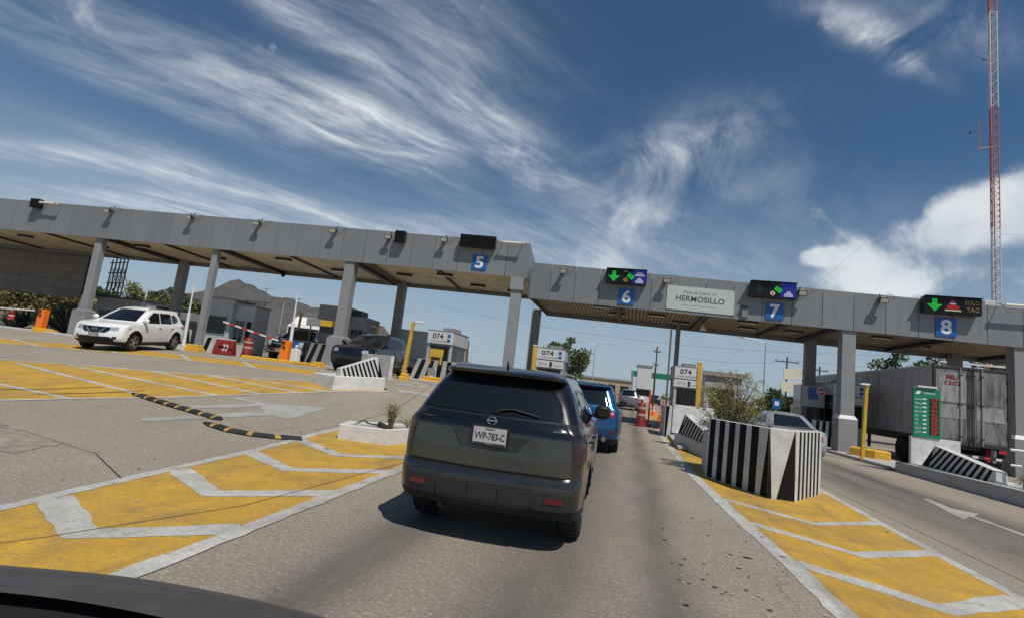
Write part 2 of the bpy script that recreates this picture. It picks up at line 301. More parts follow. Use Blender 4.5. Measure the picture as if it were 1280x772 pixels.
# ------------------------------------------------------------------ helpers
def sm(t): t = min(1, max(0, t)); return t*t*(3-2*t)
def gz(x, y): return sm((y-6)/13.5)*sm((-x-4)/4)          # the plaza rises towards the left lanes
class MB:
    def __init__(s): s.v = []; s.f = []
    def add(s, vs, fs, m=None):
        n = len(s.v); s.v += [tuple(m @ Vector(v)) for v in vs] if m else [tuple(v) for v in vs]
        s.f += [tuple(i+n for i in f) for f in fs]; return s
    def box(s, x0, x1, y0, y1, z0, z1, m=None):
        return s.add([(x0, y0, z0), (x1, y0, z0), (x1, y1, z0), (x0, y1, z0), (x0, y0, z1), (x1, y0, z1), (x1, y1, z1), (x0, y1, z1)],
            [(0, 3, 2, 1), (4, 5, 6, 7), (0, 1, 5, 4), (1, 2, 6, 5), (2, 3, 7, 6), (3, 0, 4, 7)], m)
    def hexa(s, b, t, m=None):      # four bottom and four top points, same order
        return s.add(list(b)+list(t), [(3, 2, 1, 0), (4, 5, 6, 7), (0, 1, 5, 4), (1, 2, 6, 5), (2, 3, 7, 6), (3, 0, 4, 7)], m)
    def tube(s, a, b, r, r2=None, n=8, caps=True):
        a, b = Vector(a), Vector(b); r2 = r if r2 is None else r2; q = (b-a).to_track_quat('Z', 'Y')
        vs = []; fs = []
        for p, rr in ((a, r), (b, r2)):
            for i in range(n): vs.append(p + q @ Vector((rr*math.cos(2*math.pi*i/n), rr*math.sin(2*math.pi*i/n), 0)))
        for i in range(n): j = (i+1) % n; fs.append((i, j, n+j, n+i))
        if caps: fs.append(tuple(range(n))[::-1]); fs.append(tuple(range(n, 2*n)))
        return s.add(vs, fs)
    def path(s, pts, r, n=6):
        for a, b in zip(pts, pts[1:]): s.tube(a, b, r, n=n)
        return s
    def lathe(s, prof, n=16, m=None, axis='Z', caps=True):   # prof: (radius, height)
        vs = []; fs = []
        for r, h in prof:
            for i in range(n):
                c, q = r*math.cos(2*math.pi*i/n), r*math.sin(2*math.pi*i/n)
                vs.append((c, q, h) if axis == 'Z' else (h, c, q))
        for k in range(len(prof)-1):
            for i in range(n): j = (i+1) % n; fs.append((k*n+i, k*n+j, (k+1)*n+j, (k+1)*n+i))
        if caps: fs.append(tuple(range(n))[::-1]); fs.append(tuple(range((len(prof)-1)*n, len(prof)*n)))
        return s.add(vs, fs, m)
    def prism(s, pts, y0, y1, m=None):             # polygon in x-z pushed along y
        n = len(pts); vs = [(x, y0, z) for x, z in pts]+[(x, y1, z) for x, z in pts]
        fs = [tuple(range(n)), tuple(range(n, 2*n))[::-1]]+[(i, n+i, n+(i+1) % n, (i+1) % n) for i in range(n)]
        return s.add(vs, fs, m)
    def slab(s, pts, z0, z1, m=None):              # polygon in x-y pushed along z
        n = len(pts); vs = [(x, y, z0) for x, y in pts]+[(x, y, z1) for x, y in pts]
        fs = [tuple(range(n))[::-1], tuple(range(n, 2*n))]+[(i, (i+1) % n, n+(i+1) % n, n+i) for i in range(n)]
        return s.add(vs, fs, m)
    def mesh(s, name, m):
        me = bpy.data.meshes.new(name); me.from_pydata(s.v, [], s.f); me.materials.append(M[m] if isinstance(m, str) else m); me.update()
        bm = bmesh.new(); bm.from_mesh(me); bmesh.ops.recalc_face_normals(bm, faces=bm.faces); bm.to_mesh(me); bm.free()
        return me
    def build(s, name, m, parent=None, bevel=0, smooth=0, loc=None):
        me = s.mesh(name, m)
        if smooth:
            for p in me.polygons: p.use_smooth = True
            me.set_sharp_from_angle(angle=R(smooth))
        o = bpy.data.objects.new(name, me); C.objects.link(o); o.parent = parent
        if loc: o.location = loc
        if bevel:
            b = o.modifiers.new('bevel', 'BEVEL'); b.width = bevel; b.segments = 2; b.limit_method = 'ANGLE'; b.angle_limit = R(35)
        return o
def tag(o, label, cat=None, group=None, kind=None):
    if label: o['label'] = label
    if cat: o['category'] = cat
    if group: o['group'] = group
    if kind: o['kind'] = kind
    return o
def thing(name, label, cat, loc=(0, 0, 0), rz=0, group=None):
    o = bpy.data.objects.new(name, None); C.objects.link(o); o.location = loc; o.rotation_euler = (0, 0, rz); o.empty_display_size = .2
    return tag(o, label, cat, group)
def copy_thing(root, loc, rz=None, label=None, scale=None):
    r = root.copy(); C.objects.link(r); r.location = loc
    if rz is not None: r.rotation_euler = (0, 0, rz)
    if label: r['label'] = label
    if scale: r.scale = scale
    for ch in list(root.children):
        c = ch.copy(); C.objects.link(c); c.parent = r
        for g in list(ch.children): d = g.copy(); C.objects.link(d); d.parent = c
    return r
def text(name, body, size, m, parent, loc, rot=(R(90), 0, 0), depth=.004, bold=0, width=None, align='CENTER', space=1):
    cu = bpy.data.curves.new(name, 'FONT'); cu.body = body; cu.size = size; cu.extrude = depth; cu.offset = bold; cu.align_x = align; cu.align_y = 'CENTER'; cu.space_character = space
    cu.resolution_u = 3
    ob = bpy.data.objects.new(name, cu); C.objects.link(ob); bpy.context.view_layer.update()
    dg = bpy.context.evaluated_depsgraph_get(); me = bpy.data.meshes.new_from_object(ob.evaluated_get(dg)); bpy.data.objects.remove(ob)
    xs = [v.co.x for v in me.vertices]; ys = [v.co.y for v in me.vertices]
    if xs:
        mx, my = (min(xs)+max(xs))/2, (min(ys)+max(ys))/2; sx = width/(max(xs)-min(xs)) if width else 1
        for v in me.vertices: v.co.y -= my; v.co.x = (v.co.x-(mx if align == 'CENTER' else 0))*sx
    me.materials.clear(); me.materials.append(M[m]); me.name = name
    o = bpy.data.objects.new(name, me); C.objects.link(o); o.parent = parent; o.location = loc; o.rotation_euler = rot
    return o
# ------------------------------------------------------------------ ground, road, hills
def grid(name, xs, ys, m, h, keep=None):
    mb = MB(); nx = len(xs)
    for y in ys:
        for x in xs: mb.v.append((x, y, gz(x, y)+h))
    for j in range(len(ys)-1):
        for i in range(nx-1):
            if keep is None or keep((xs[i]+xs[i+1])/2, (ys[j]+ys[j+1])/2): mb.f.append((j*nx+i, j*nx+i+1, (j+1)*nx+i+1, (j+1)*nx+i))
    me = bpy.data.meshes.new(name); me.from_pydata(mb.v, [], mb.f); me.materials.append(M[m])
    for p in me.polygons: p.use_smooth = True
    o = bpy.data.objects.new(name, me); C.objects.link(o); return tag(o, None, kind='structure')
def seq(*parts):
    r = []
    for a, b, s in parts:
        n = max(1, round((b-a)/s)); r += [a+(b-a)*i/n for i in range(n)]
    return r+[parts[-1][1]]
grid('ground', seq((-4000, -400, 900), (-400, -60, 40), (-60, -9, 1), (-9, -3, .25), (-3, 60, 7), (60, 4000, 800)),
     seq((-600, -20, 100), (-20, 4, 4), (4, 21, .5), (21, 101, 10), (101, 4101, 500)), 'dirt', -.12)
grid('road', seq((-46, -9, .5), (-9, -3, .25), (-3, 24, 1)), seq((-14, 4, 2), (4, 21, .25), (21, 131, 5)), 'road', 0, lambda x, y: y < 34 or -12 < x < 12)
def drape(name, pts, m, h=.007, maxlen=.35, label=None):
    """a painted sheet laid on the pavement: polygon cut into small pieces that follow its slope"""
    if min(q[0] for q in pts) > .5: h *= .5
    bm = bmesh.new(); bm.faces.new([bm.verts.new((x, y, 0)) for x, y in pts]); bmesh.ops.triangulate(bm, faces=bm.faces)
    if min(p[0] for p in pts) < -3.9:
        for _ in range(7):
            es = [e for e in bm.edges if e.calc_length() > maxlen]
            if not es: break
            bmesh.ops.subdivide_edges(bm, edges=es, cuts=1); bmesh.ops.triangulate(bm, faces=[f for f in bm.faces if len(f.verts) > 3])
    for v in bm.verts: v.co.z = gz(v.co.x, v.co.y)+h
    bmesh.ops.recalc_face_normals(bm, faces=bm.faces)
    for f in bm.faces:
        if f.normal.z < 0: f.normal_flip()
    me = bpy.data.meshes.new(name); bm.to_mesh(me); bm.free(); me.materials.append(M[m])
    o = bpy.data.objects.new(name, me); C.objects.link(o); return tag(o, None, kind='structure')
def strip(pts, w):      # polyline band as a polygon (ends square)
    l = []; r = []
    for i, p in enumerate(pts):
        a = pts[max(0, i-1)]; b = pts[min(len(pts)-1, i+1)]; d = Vector((b[0]-a[0], b[1]-a[1])).normalized(); n = Vector((-d.y, d.x))*w/2
        l.append((p[0]+n.x, p[1]+n.y)); r.append((p[0]-n.x, p[1]-n.y))
    return l+r[::-1]
def rough(pts, step=.25, amp=.012):   # hand-painted wavering edge
    o = []
    for a, b in zip(pts, pts[1:]+pts[:1]):
        n = max(1, int(math.dist(a, b)/step))
        for i in range(n): t = i/n; k = amp if 0 < i else 0; o.append((a[0]+(b[0]-a[0])*t+random.uniform(-k, k), a[1]+(b[1]-a[1])*t+random.uniform(-k, k)))
    return o
YM, WM = 'mark_yellow', 'mark_white'
def yel(p, m=YM): return drape('yellow_marking', rough(p, .3), m, .005)
def whi(p, m=WM, h=.009): return drape('white_marking', rough(p, .16, .016), m, h)
# left chevron island
yel([(-2.92, -3), (-3.02, 3.0), (-3.06, 5.2), (-3.1, 7), (-3.3, 9.9), (-4.1, 10.9), (-5.7, 10.6), (-5.66, 8.6), (-5.3, 6.7), (-4.95, 4.5), (-4.7, 3.2), (-4.0, -3)])
whi(strip([(-2.88, -3), (-2.94, 2.7), (-2.97, 3.7), (-3.05, 5.2), (-3.12, 7), (-3.28, 9.9)], .17))
whi(strip([(-3.9, -3), (-4.76, 3.2), (-4.96, 4.45), (-5.3, 6.76), (-5.62, 8.6), (-5.72, 10.5)], .14))
for a, b, c, w in (((-4.80, 3.62), (-3.80, 3.12), (-3.02, 3.80), .27), ((-5.02, 5.10), (-3.97, 4.50), (-3.05, 5.32), .27), ((-5.28, 6.54), (-4.17, 5.93), (-3.14, 6.80), .26), ((-5.5, 8.0), (-4.3, 7.33), (-3.2, 8.2), .26), ((-4.55, 2.15), (-3.62, 1.72), (-2.95, 2.35), .27)):
    whi(strip([a, b, c], w), h=.0085)
# right chevron island
yel([(1.46, 25), (1.45, 12), (1.60, 8.0), (1.72, 5.7), (1.78, 4.6), (2.05, -3), (4.0, -3), (3.78, 5), (3.76, 7), (3.8, 9), (3.9, 11.5), (4.1, 15), (4.15, 20), (3.6, 25)])
whi(strip([(1.98, -3), (1.75, 4.6), (1.71, 5.8), (1.57, 7.7), (1.42, 11), (1.38, 16), (1.42, 25)], .19))
whi(strip([(4.0, -3), (3.75, 6.1), (3.78, 7.4), (3.83, 9), (3.92, 11.5), (4.15, 15), (4.2, 20)], .13))
for a, b, c, w in (((1.62, 8.95), (2.65, 8.11), (3.80, 8.98), .19), ((1.68, 7.46), (2.66, 6.72), (3.76, 7.5), .21), ((1.78, 5.92), (2.75, 5.30), (3.72, 6.02), .25), ((1.85, 4.4), (2.85, 3.75), (3.75, 4.45), .25)):
    whi(strip([a, b, c], w), h=.0085)
# small yellow nose beyond the booths
yel([(1.75, 27.5), (1.5, 29), (1.75, 52), (2.6, 52), (3.2, 40), (3.2, 27.5)]); whi(strip([(1.5, 27.5), (1.35, 29), (1.6, 53), (1.9, 54)], .22))
# hatched band between the two left lanes
yel([(-7.35, 14.6), (-9.2, 11.35), (-10.9, 8.0), (-11.15, 7.05), (-13.5, 3), (-24, 3.5), (-17.7, 11.0), (-15.9, 11.75), (-13.95, 12.35), (-11.3, 13.3), (-9.7, 14.2), (-8.9, 15.5)])
whi(strip([(-7.25, 14.62), (-9.15, 11.35), (-10.85, 8.05), (-11.1, 7.0), (-13.4, 3)], .15))
whi(strip([(-24, 3.4), (-17.8, 11.0), (-15.9, 11.8), (-13.9, 12.4), (-11.3, 13.4), (-9.8, 14.2)], .13))
for a, b in (((-17.9, 6.3), (-11.2, 6.4)), ((-13.4, 8.35), (-10.75, 8.05)), ((-16.2, 10.05), (-9.75, 9.5 if False else 10.0)), ((-16.0, 11.6), (-9.55, 10.5)), ((-13.8, 12.4), (-9.0, 11.35)), ((-12.4, 13.0), (-8.5, 12.2)), ((-11.1, 13.35), (-8.1, 12.95)), ((-16.9, 10.9), (-10.95, 9.5))):
    if b[1] == 10.0: continue
    whi(strip([a, b], .14), h=.0085)
# farther band beside the white car
yel([(-10.6, 15.7), (-14.6, 15.6), (-18.5, 14.95), (-21.6, 13.9), (-27, 11), (-30, 12.2), (-23.2, 15.0), (-19, 16.6), (-14.5, 17.3), (-11.5, 17.2)])
whi(strip([(-10.6, 15.6), (-14.6, 15.5), (-18.5, 14.85), (-21.6, 13.8), (-27, 10.9)], .13)); whi(strip([(-30, 12.3), (-23.2, 15.1), (-19, 16.7), (-14.5, 17.4), (-11.5, 17.3)], .12))
for a, b in (((-23.5, 14.9), (-21.0, 14.1)), ((-20.6, 16.0), (-18.4, 14.95)), ((-17.6, 16.9), (-15.6, 15.4)), ((-14.9, 17.2), (-13.0, 15.6)), ((-26.5, 13.7), (-24.2, 12.6))): whi(strip([a, b], .16), h=.0085)
# lane arrows, worn
for p in ([(-9.04, 9.10), (-8.20, 10.42), (-7.92, 10.12), (-8.68, 8.86)], [(-8.36, 7.46), (-7.56, 9.75), (-7.22, 9.45), (-8.08, 7.28)], [(-8.1, 10.4), (-6.98, 11.11), (-6.78, 9.35), (-7.3, 9.45), (-7.9, 9.9)], [(-9.2, 10.45), (-9.1, 10.65), (-8.09, 10.4), (-8.04, 10.15)],
          [(6.25, 12.9), (6.40, 12.9), (6.30, 11.95), (6.62, 11.75), (6.32, 11.35), (6.30, 9.2), (6.16, 9.2), (6.16, 11.2), (5.82, 10.75), (5.98, 11.6)],
          [(-7.3, 15.3), (-6.6, 16.7), (-6.4, 16.4), (-7.05, 15.1)], [(-7.9, 16.2), (-7.1, 17.6), (-6.9, 17.3), (-7.65, 16.0)]):
    drape('white_marking', rough(p, .2, .02), 'mark_faded_white', .0065)
drape('yellow_marking', rough([(-8.9, 5.6), (-8.2, 5.5), (-6.9, 5.1), (-6.75, 4.5), (-7.3, 3.6), (-10, 4.2)], .12, .09), 'mark_faded', .006)
for p in ([(-10.5, 5.2), (-8.0, 5.45), (-6.2, 5.05), (-5.0, 4.4)], [(-4.75, 1.0), (-3.9, 2.95), (-3.45, 4.35), (-3.3, 7.6)], [(4.25, 4), (4.22, 12), (4.35, 24)], [(-22, 5.0), (-12.0, 3.4)], [(-7.6, 20), (-6.0, 12.4), (-5.85, 9)], [(6.9, 3), (6.9, 13), (7.2, 24)]):
    drape('pavement_joint', strip(p, .009), 'dark_steel', .0115)
# rubber skid arcs on the hatched band
for a in ((-12.5, 9.3), (-11.6, 9.6)):
    pts = [(a[0]+.5*math.sin(t*1.4), a[1]-1.6+t*1.9) for t in [i/8 for i in range(9)]]
    drape('skid_mark', strip(pts, .05), 'rubber', .0115)
# litter and chips lying on the lane
for m, cnt, lb in (('rubber', 70, 'small dark chips and leaf litter scattered over the lanes'), ('chip_white', 34, 'small pale stone chips scattered over the lanes')):
    mb = MB()
    for _ in range(cnt):
        x, y = (random.uniform(.5, 1.7), random.uniform(4.4, 7.2)) if random.random() < .6 else (random.uniform(-12, 8), random.uniform(3.5, 16))
        s = random.uniform(.004, .012)*(1 if random.random() < .9 else 2.2); a = random.uniform(-.4, .4); z = gz(x, y)+.013*(1 if x < .5 else .6)
        mb.slab([(x+2.2*s*math.cos(a+k*1.26)*random.uniform(.6, 1.3), y+s*math.sin(a+k*1.26)*random.uniform(.6, 1.2)) for k in range(5)], z, z+.003)
    tag(mb.build('gravel', m), lb, 'litter', kind='stuff')

# worn stain patches near the lane edges are part of the paint materials above
# the bare mountain behind the left booths
prof = [(-1500, 20), (-1250, 30), (-1000, 42), (-897, 51), (-863, 58), (-801, 86), (-756, 79), (-725, 87), (-695, 99), (-657, 109), (-623, 104), (-565, 91), (-510, 78), (-450, 67), (-380, 55), (-310, 35), (-258, 22), (-209, 14), (-150, 5), (-100, 2)]
def hz(x):
    for a, b in zip(prof, prof[1:]):
        if a[0] <= x <= b[0]: return a[1]+(b[1]-a[1])*(x-a[0])/(b[0]-a[0])
    return 0
mb = MB(); xs = [-1500+10*i for i in range(141)]; ys = [520+20*i for i in range(20)]; rr = random.Random(3)
for y in ys:
    for x in xs:
        d = (y-720)/190; sc = y/700; xx = x/ (1+(sc-1)*.6)
        h = hz(xx)*max(0, 1-abs(d)**1.35)*(1+.05*math.sin(x*.05+y*.03))+ ((rr.uniform(-2.5, 2.5)+2.2*math.sin(x*.11+y*.07)+1.6*math.sin(x*.23-y*.05)+1.2*math.sin(x*.41)) if abs(d) < .9 else 0)
        mb.v.append((x, y, max(h, 0)-.5))
n = len(xs)
for j in range(len(ys)-1):
    for i in range(n-1): mb.f.append((j*n+i, j*n+i+1, (j+1)*n+i+1, (j+1)*n+i))
tag(mb.build('mountain', 'hill', smooth=40), None, kind='structure')

# ------------------------------------------------------------------ toll canopies
def column(parent, x, y, w, d, z0, zp, zt, wp=None, mt='grey_paint', cap=True):
    """shaft on a wider plinth with a sloping shoulder; z values in the parent's frame"""
    sh = MB().box(x-w/2, x+w/2, y-d/2, y+d/2, zp if wp else z0, zt).build('column', mt, parent, bevel=.012)
    if wp:
        h = .16; k = wp/2; kd = d/2+(wp-w)/2
        MB().box(x-k, x+k, y-kd, y+kd, z0, zp-h).build('plinth', 'plinth', sh, bevel=.015)
        MB().hexa([(x-k-.004, y-kd-.004, zp-h+.002), (x+k+.004, y-kd-.004, zp-h+.002), (x+k+.004, y+kd+.004, zp-h+.002), (x-k-.004, y+kd+.004, zp-h+.002)], [(x-w/2-.01, y-d/2-.01, zp), (x+w/2+.01, y-d/2-.01, zp), (x+w/2+.01, y+d/2+.01, zp), (x-w/2-.01, y+d/2+.01, zp)]).build('shoulder', 'white_cap' if z0 < .5 else 'fascia', sh)
    return sh
def zb_r(x): return 5.28-.0215*(x-4.4)
def zt_r(x): return 6.985-.0315*(x-4.4)
rc = thing('toll_canopy', 'lower right grey canopy over lanes 6, 7 and 8 with the white name banner', 'canopy', (0, 24, 0))
x0, x1 = -5.14, 21.6; joints = [-4.13+1.2*i for i in range(-1, 22)]; joints[0] = x0
for a, b in zip(joints, joints[1:]):
    a, b = a+.009, b-.009; k = random.uniform(-.004, .004)
    MB().hexa([(a, 0+k, zb_r(a)), (b, k, zb_r(b)), (b, .05, zb_r(b)), (a, .05, zb_r(a))], [(a, k, zt_r(a)), (b, k, zt_r(b)), (b, .05, zt_r(b)), (a, .05, zt_r(a))]).build('fascia_panel', 'fascia', rc, bevel=.006)
def beam(mb, xa, xb, ya, yb, zlo, zhi):     # long box that follows the canopy's fall
    mb.hexa([(xa, ya, zb_r(xa)+zlo), (xb, ya, zb_r(xb)+zlo), (xb, yb, zb_r(xb)+zlo), (xa, yb, zb_r(xa)+zlo)], [(xa, ya, zb_r(xa)+zhi), (xb, ya, zb_r(xb)+zhi), (xb, yb, zb_r(xb)+zhi), (xa, yb, zb_r(xa)+zhi)]); return mb
beam(MB(), x0+.02, x1, .06, .12, .02, 1.5).build('fascia_backing', 'joint', rc)
beam(MB(), x0+.02, x1-.02, .14, 5.55, .30, 1.35).build('roof', 'roofing', rc)
beam(MB(), x0+.01, x1, 5.56, 5.74, -.02, 1.5).build('rear_beam', 'fascia', rc)
beam(MB(), x0-.03, x0+.005, .03, 5.7, .03, 1.48).build('end_panel', 'fascia', rc)
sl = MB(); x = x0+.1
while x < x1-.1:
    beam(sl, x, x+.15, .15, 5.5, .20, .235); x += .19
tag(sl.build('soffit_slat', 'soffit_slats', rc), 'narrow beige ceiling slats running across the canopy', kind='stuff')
for xx in (-.8, 3.2, 6.6, 8.6, 12.8, 16.8): beam(MB(), xx-.13, xx+.13, .13, 5.52, .02, .19).build('cross_beam', 'dark_steel', rc)
for xx, yy in ((-1.6, 1.3), (-.9, 3.2), (1.1, 2.2), (2.4, 3.9), (5.2, 1.5), (5.6, 3.4), (7.6, 3.0), (11.0, 2.0), (13.2, 3.6)):
    f = beam(MB(), xx-.42, xx+.42, yy-.12, yy+.12, .11, .19).build('soffit_lamp', 'dark_steel', rc)
    beam(MB(), xx-.38, xx+.38, yy-.09, yy+.09, .095, .108).build('lens', 'lamp_lens', f)
column(rc, 8.95, .32, .52, .5, -.05, 1.62, zb_r(8.95)+.3, .72)
column(rc, 15.1, .32, .6, .5, -.05, 1.62, zb_r(15.1)+.3, .8)
column(rc, 20.9, .32, .52, .5, -.05, 1.62, zb_r(20.9)+.3, .72)
for xx, w in ((-5.62, .46), (2.42, .22), (9.05, .5), (15.5, .46), (21.2, .46)): column(rc, xx, 5.2, w, .42, 0, 1.6, zb_r(xx)+.2, None, 'grey_paint')
MB().tube((2.05, 5.1, 0), (2.05, 5.1, 5.2), .05).build('downpipe', 'white_steel', rc)

lrot = math.atan(.12)
lc = thing('toll_canopy', 'higher left grey canopy over lane 5 and the lanes left of it', 'canopy', (-5.4, 23.5, 0), lrot)
lx = [.15, -.93]+[-.93-1.214*i for i in range(1, 36)]; ZB, ZT = 6.37, 8.12
for b, a in zip(lx, lx[1:]):
    k = random.uniform(-.004, .004); MB().box(a+.009, b-.009, k, .05, ZB, ZT).build('fascia_panel', 'fascia', lc, bevel=.006)
xe = lx[-1]
MB().box(xe, .12, .06, .12, ZB+.02, ZT-.02).build('fascia_backing', 'joint', lc)
MB().box(.125, .17, .02, 6.3, ZB+.02, ZT-.02).build('end_panel', 'fascia', lc)
MB().box(xe, .1, .14, 6.2, ZB+.30, ZT-.4).build('roof', 'roofing', lc)
MB().box(xe, .12, 6.22, 6.36, ZB+.0, ZT-.1).build('rear_beam', 'fascia', lc)
for i in range(36):
    b = .08-1.2*i; MB().box(b-1.19, b, .15, 6.18, ZB+.22, ZB+.25).build('soffit_panel', 'soffit', lc)
for xx in (-8.9, -16.4, -23.3): MB().box(xx-.16, xx+.16, .13, 6.2, ZB+.02, ZB+.21).build('cross_beam', 'dark_steel', lc)
for xx in (-4.5, -12.6, -20, -27.5, -34): MB().box(xx-.07, xx+.07, .13, 6.2, ZB+.12, ZB+.21).build('cross_beam', 'dark_steel', lc)
for dx in (0, .22, .44): MB().tube((-8.3+dx, .3, ZB+.10), (-8.6+dx, 6.0, ZB+.10), .04).build('pipe', 'dark_steel', lc)
for xx, yy in ((-3.0, 4.2), (-.9, 4.8), (-4.4, 1.9), (-11.2, 3.6), (-13.6, 1.8), (-18.7, 3.4), (-22.4, 1.9), (-26.6, 3.4), (-30.5, 2.2), (-7, 3)):
    f = MB().box(xx-.42, xx+.42, yy-.13, yy+.13, ZB+.08, ZB+.21).build('soffit_lamp', 'dark_steel', lc)
    MB().box(xx-.38, xx+.38, yy-.1, yy+.1, ZB+.066, ZB+.078).build('lens', 'lamp_lens', f)
column(lc, -.28, .32, .5, .5, 0.0, 1.6, ZB+.25, None, 'grey_paint')
MB().box(-.60, .04, -.012, .62, ZB-.62, ZB+.004).build('capital', 'grey_paint', lc, bevel=.01)
column(lc, -8.92, .34, .5, .55, .9, 2.62, ZB+.25, .92)
column(lc, -16.45, .30, .30, .30, .9, 2, ZB+.25, None)
column(lc, -23.35, .30, .40, .34, .9, 2.52, ZB+.25, .80)
for xx in (-8.05, -22.95): column(lc, xx, 5.9, .5, .45, .9, 2, ZB+.25, None)
column(lc, -33.2, .34, .56, .6, .9, 2.52, ZB+.25, 1.02)

# dark panelled wall hanging at the far left, under the canopy
dw = thing('panel_wall', 'dark grey tiled wall hanging below the left end of the canopy', 'wall', (-36.6, 26.3, 0), lrot)
for i in range(12):
    for j in range(7):
        zz0 = 3.42+.58*j
        MB().box(-.98*(i+1)+.008, -.98*i-.008, random.uniform(-.004, .004), .06, zz0+.008, zz0+.572).build('panel', 'wall_tile', dw)
MB().box(-11.8, 0, .062, .3, 3.43, 7.47).build('backing', 'joint', dw)

# ------------------------------------------------------------------ things fixed to the fascias
def canopy_pt(lx_, z, off):     # point on the left fascia
    c, s_ = math.cos(lrot), math.sin(lrot); return (-5.4+lx_*c+off*s_, 23.5+lx_*s_-off*c, z)
def floodlight(loc, rz, label):
    t = thing('floodlight', label, 'floodlight', loc, rz, 'floodlights along the fascias')
    MB().prism([(-.17, -.12), (.17, -.12), (.17, .11), (-.17, .11)], -.44, -.30, Matrix.Rotation(.35, 4, 'X')).build('housing', 'dark_steel', t, bevel=.01)
    MB().box(-.14, .14, -.452, -.442, -.09, .08, Matrix.Rotation(.35, 4, 'X')).build('lens', 'lamp_lens', t)
    MB().box(-.09, .09, -.34, 0, -.03, .05).build('arm', 'galv', t)
    MB().tube((0, -.28, .1), (0, .0, .06), .018).tube((0, .02, -.04), (0, .02, .2), .03).build('bracket', 'dark_steel', t)
    MB().path([(.1, -.25, .12), (.3, -.2, .17), (.5, -.05, .12), (.55, 0, .05)], .008, 5).build('cable', 'led_black', t)
    return t
fl = floodlight(canopy_pt((-27.98+5.4)/math.cos(lrot), 7.98, 0), lrot, 'leftmost small floodlight on the high left fascia, next after the black box')
for wx, z, lb in ((-23.2, 8.0, 'floodlight on the left fascia above the white car, second of its row'), (-19.37, 8.0, 'floodlight on the left fascia above the mountain, third of its row'), (-15.2, 7.95, 'floodlight on the left fascia just left of the tapered column of lane 4'), (-12.3, 7.88, 'floodlight on the left fascia right beside the small black box'), (-9.45, 7.98, 'floodlight on the left fascia between the small box and the long blank sign')):
    copy_thing(fl, canopy_pt((wx+5.4)/math.cos(lrot), z, 0), lrot, lb)
for wx, z, lb in ((-3.49, 7.0, 'floodlight on the lower fascia left of the lane 6 signal'), (1.32, 6.88, 'floodlight at the top left corner of the name banner'), (6.96, 6.72, 'floodlight on the lower fascia touching the lane 7 signal'), (10.04, 6.64, 'floodlight on the lower fascia midway between the lane 7 and lane 8 signals')):
    copy_thing(fl, (wx, 24, z), 0, lb)
def louvred_box(loc, rz, w, h, label, cat='sign box'):
    t = thing('blank_sign', label, cat, loc, rz)
    MB().box(-w/2, w/2, -.34, -.06, -h/2, h/2).build('housing', 'led_black', t, bevel=.008)
    n = int(h/.055); mb = MB()
    for i in range(n): z = -h/2+.03+i*.055; mb.hexa([(-w/2+.01, -.395, z-.012), (w/2-.01, -.395, z-.012), (w/2-.01, -.342, z), (-w/2+.01, -.342, z)], [(-w/2+.01, -.395, z-.004), (w/2-.01, -.395, z-.004), (w/2-.01, -.342, z+.008), (-w/2+.01, -.342, z+.008)])
    tag(mb.build('louvre', 'louvre', t), 'fine black louvres over the sign face', kind='stuff')
    mb = MB()
    for x in (-w/3, w/3): mb.box(x-.03, x+.03, -.06, .0, -h/2+.05, h/2-.05)
    mb.build('bracket', 'dark_steel', t)
    return t
def tube_lamp(loc, rz, w, label):
    t = thing('tube_lamp', label, 'lamp', loc, rz)
    MB().tube((0, -.36, 0), (w, -.36, 0), .055, n=12).build('tube', 'tube', t, smooth=40)
    mb = MB()
    for x in (.08, w-.08): mb.tube((x, -.36, 0), (x, 0, .1), .018); mb.box(x-.035, x+.035, -.42, -.3, -.07, .07)
    mb.build('bracket', 'galv', t); return t
louvred_box(canopy_pt((-32.5+5.4)/math.cos(lrot), 7.93, 0), lrot, .52, .5, 'small black louvred box at the far left of the high fascia')
tube_lamp(canopy_pt((-32.15+5.4)/math.cos(lrot), 7.98, 0), lrot, 1.1, 'pale tube lamp on brackets beside the far left black box')
louvred_box(canopy_pt((-11.72+5.4)/math.cos(lrot), 7.83, 0), lrot, .52, .56, 'small black louvred box on the fascia midway over lane 4')
louvred_box(canopy_pt((-7.78+5.4)/math.cos(lrot), 7.92, 0), lrot, 1.78, .60, 'long blank black sign above the blue 5')
tube_lamp(canopy_pt((-6.66+5.4)/math.cos(lrot), 7.98, 0), lrot, 1.15, 'pale tube lamp right of the long blank sign above the 5')
tube_lamp((14.15, 24, 6.66), 0, 2.4, 'pale tube lamp at the right edge of the lower fascia')
def numsign(n, loc, rz, where):
    t = thing('lane_number_sign', f'square blue sign with a white {n} {where}', 'sign', loc, rz, 'lane number signs')
    MB().box(-.36, .36, -.045, -.012, -.38, .38).build('panel', 'sign_blue', t, bevel=.004)
    text('digit', n, .80, 'sign_white', t, (0, -.049, 0), depth=.003, bold=.02, width=.40)
    mb = MB()
    for x in (-.2, .2): mb.box(x-.03, x+.03, -.012, .0, -.3, .3)
    mb.build('bracket', 'dark_steel', t)
numsign('5', canopy_pt((-7.62+5.4)/math.cos(lrot), 6.93, 0), lrot, 'on the higher left fascia')
for n, x, z, wh in (('6', -.44, 5.91, 'left of the name banner'), ('7', 5.97, 5.76, 'right of the name banner'), ('8', 12.42, 5.65, 'above the trailer lane')): numsign(n, (x, 24, z), 0, wh)
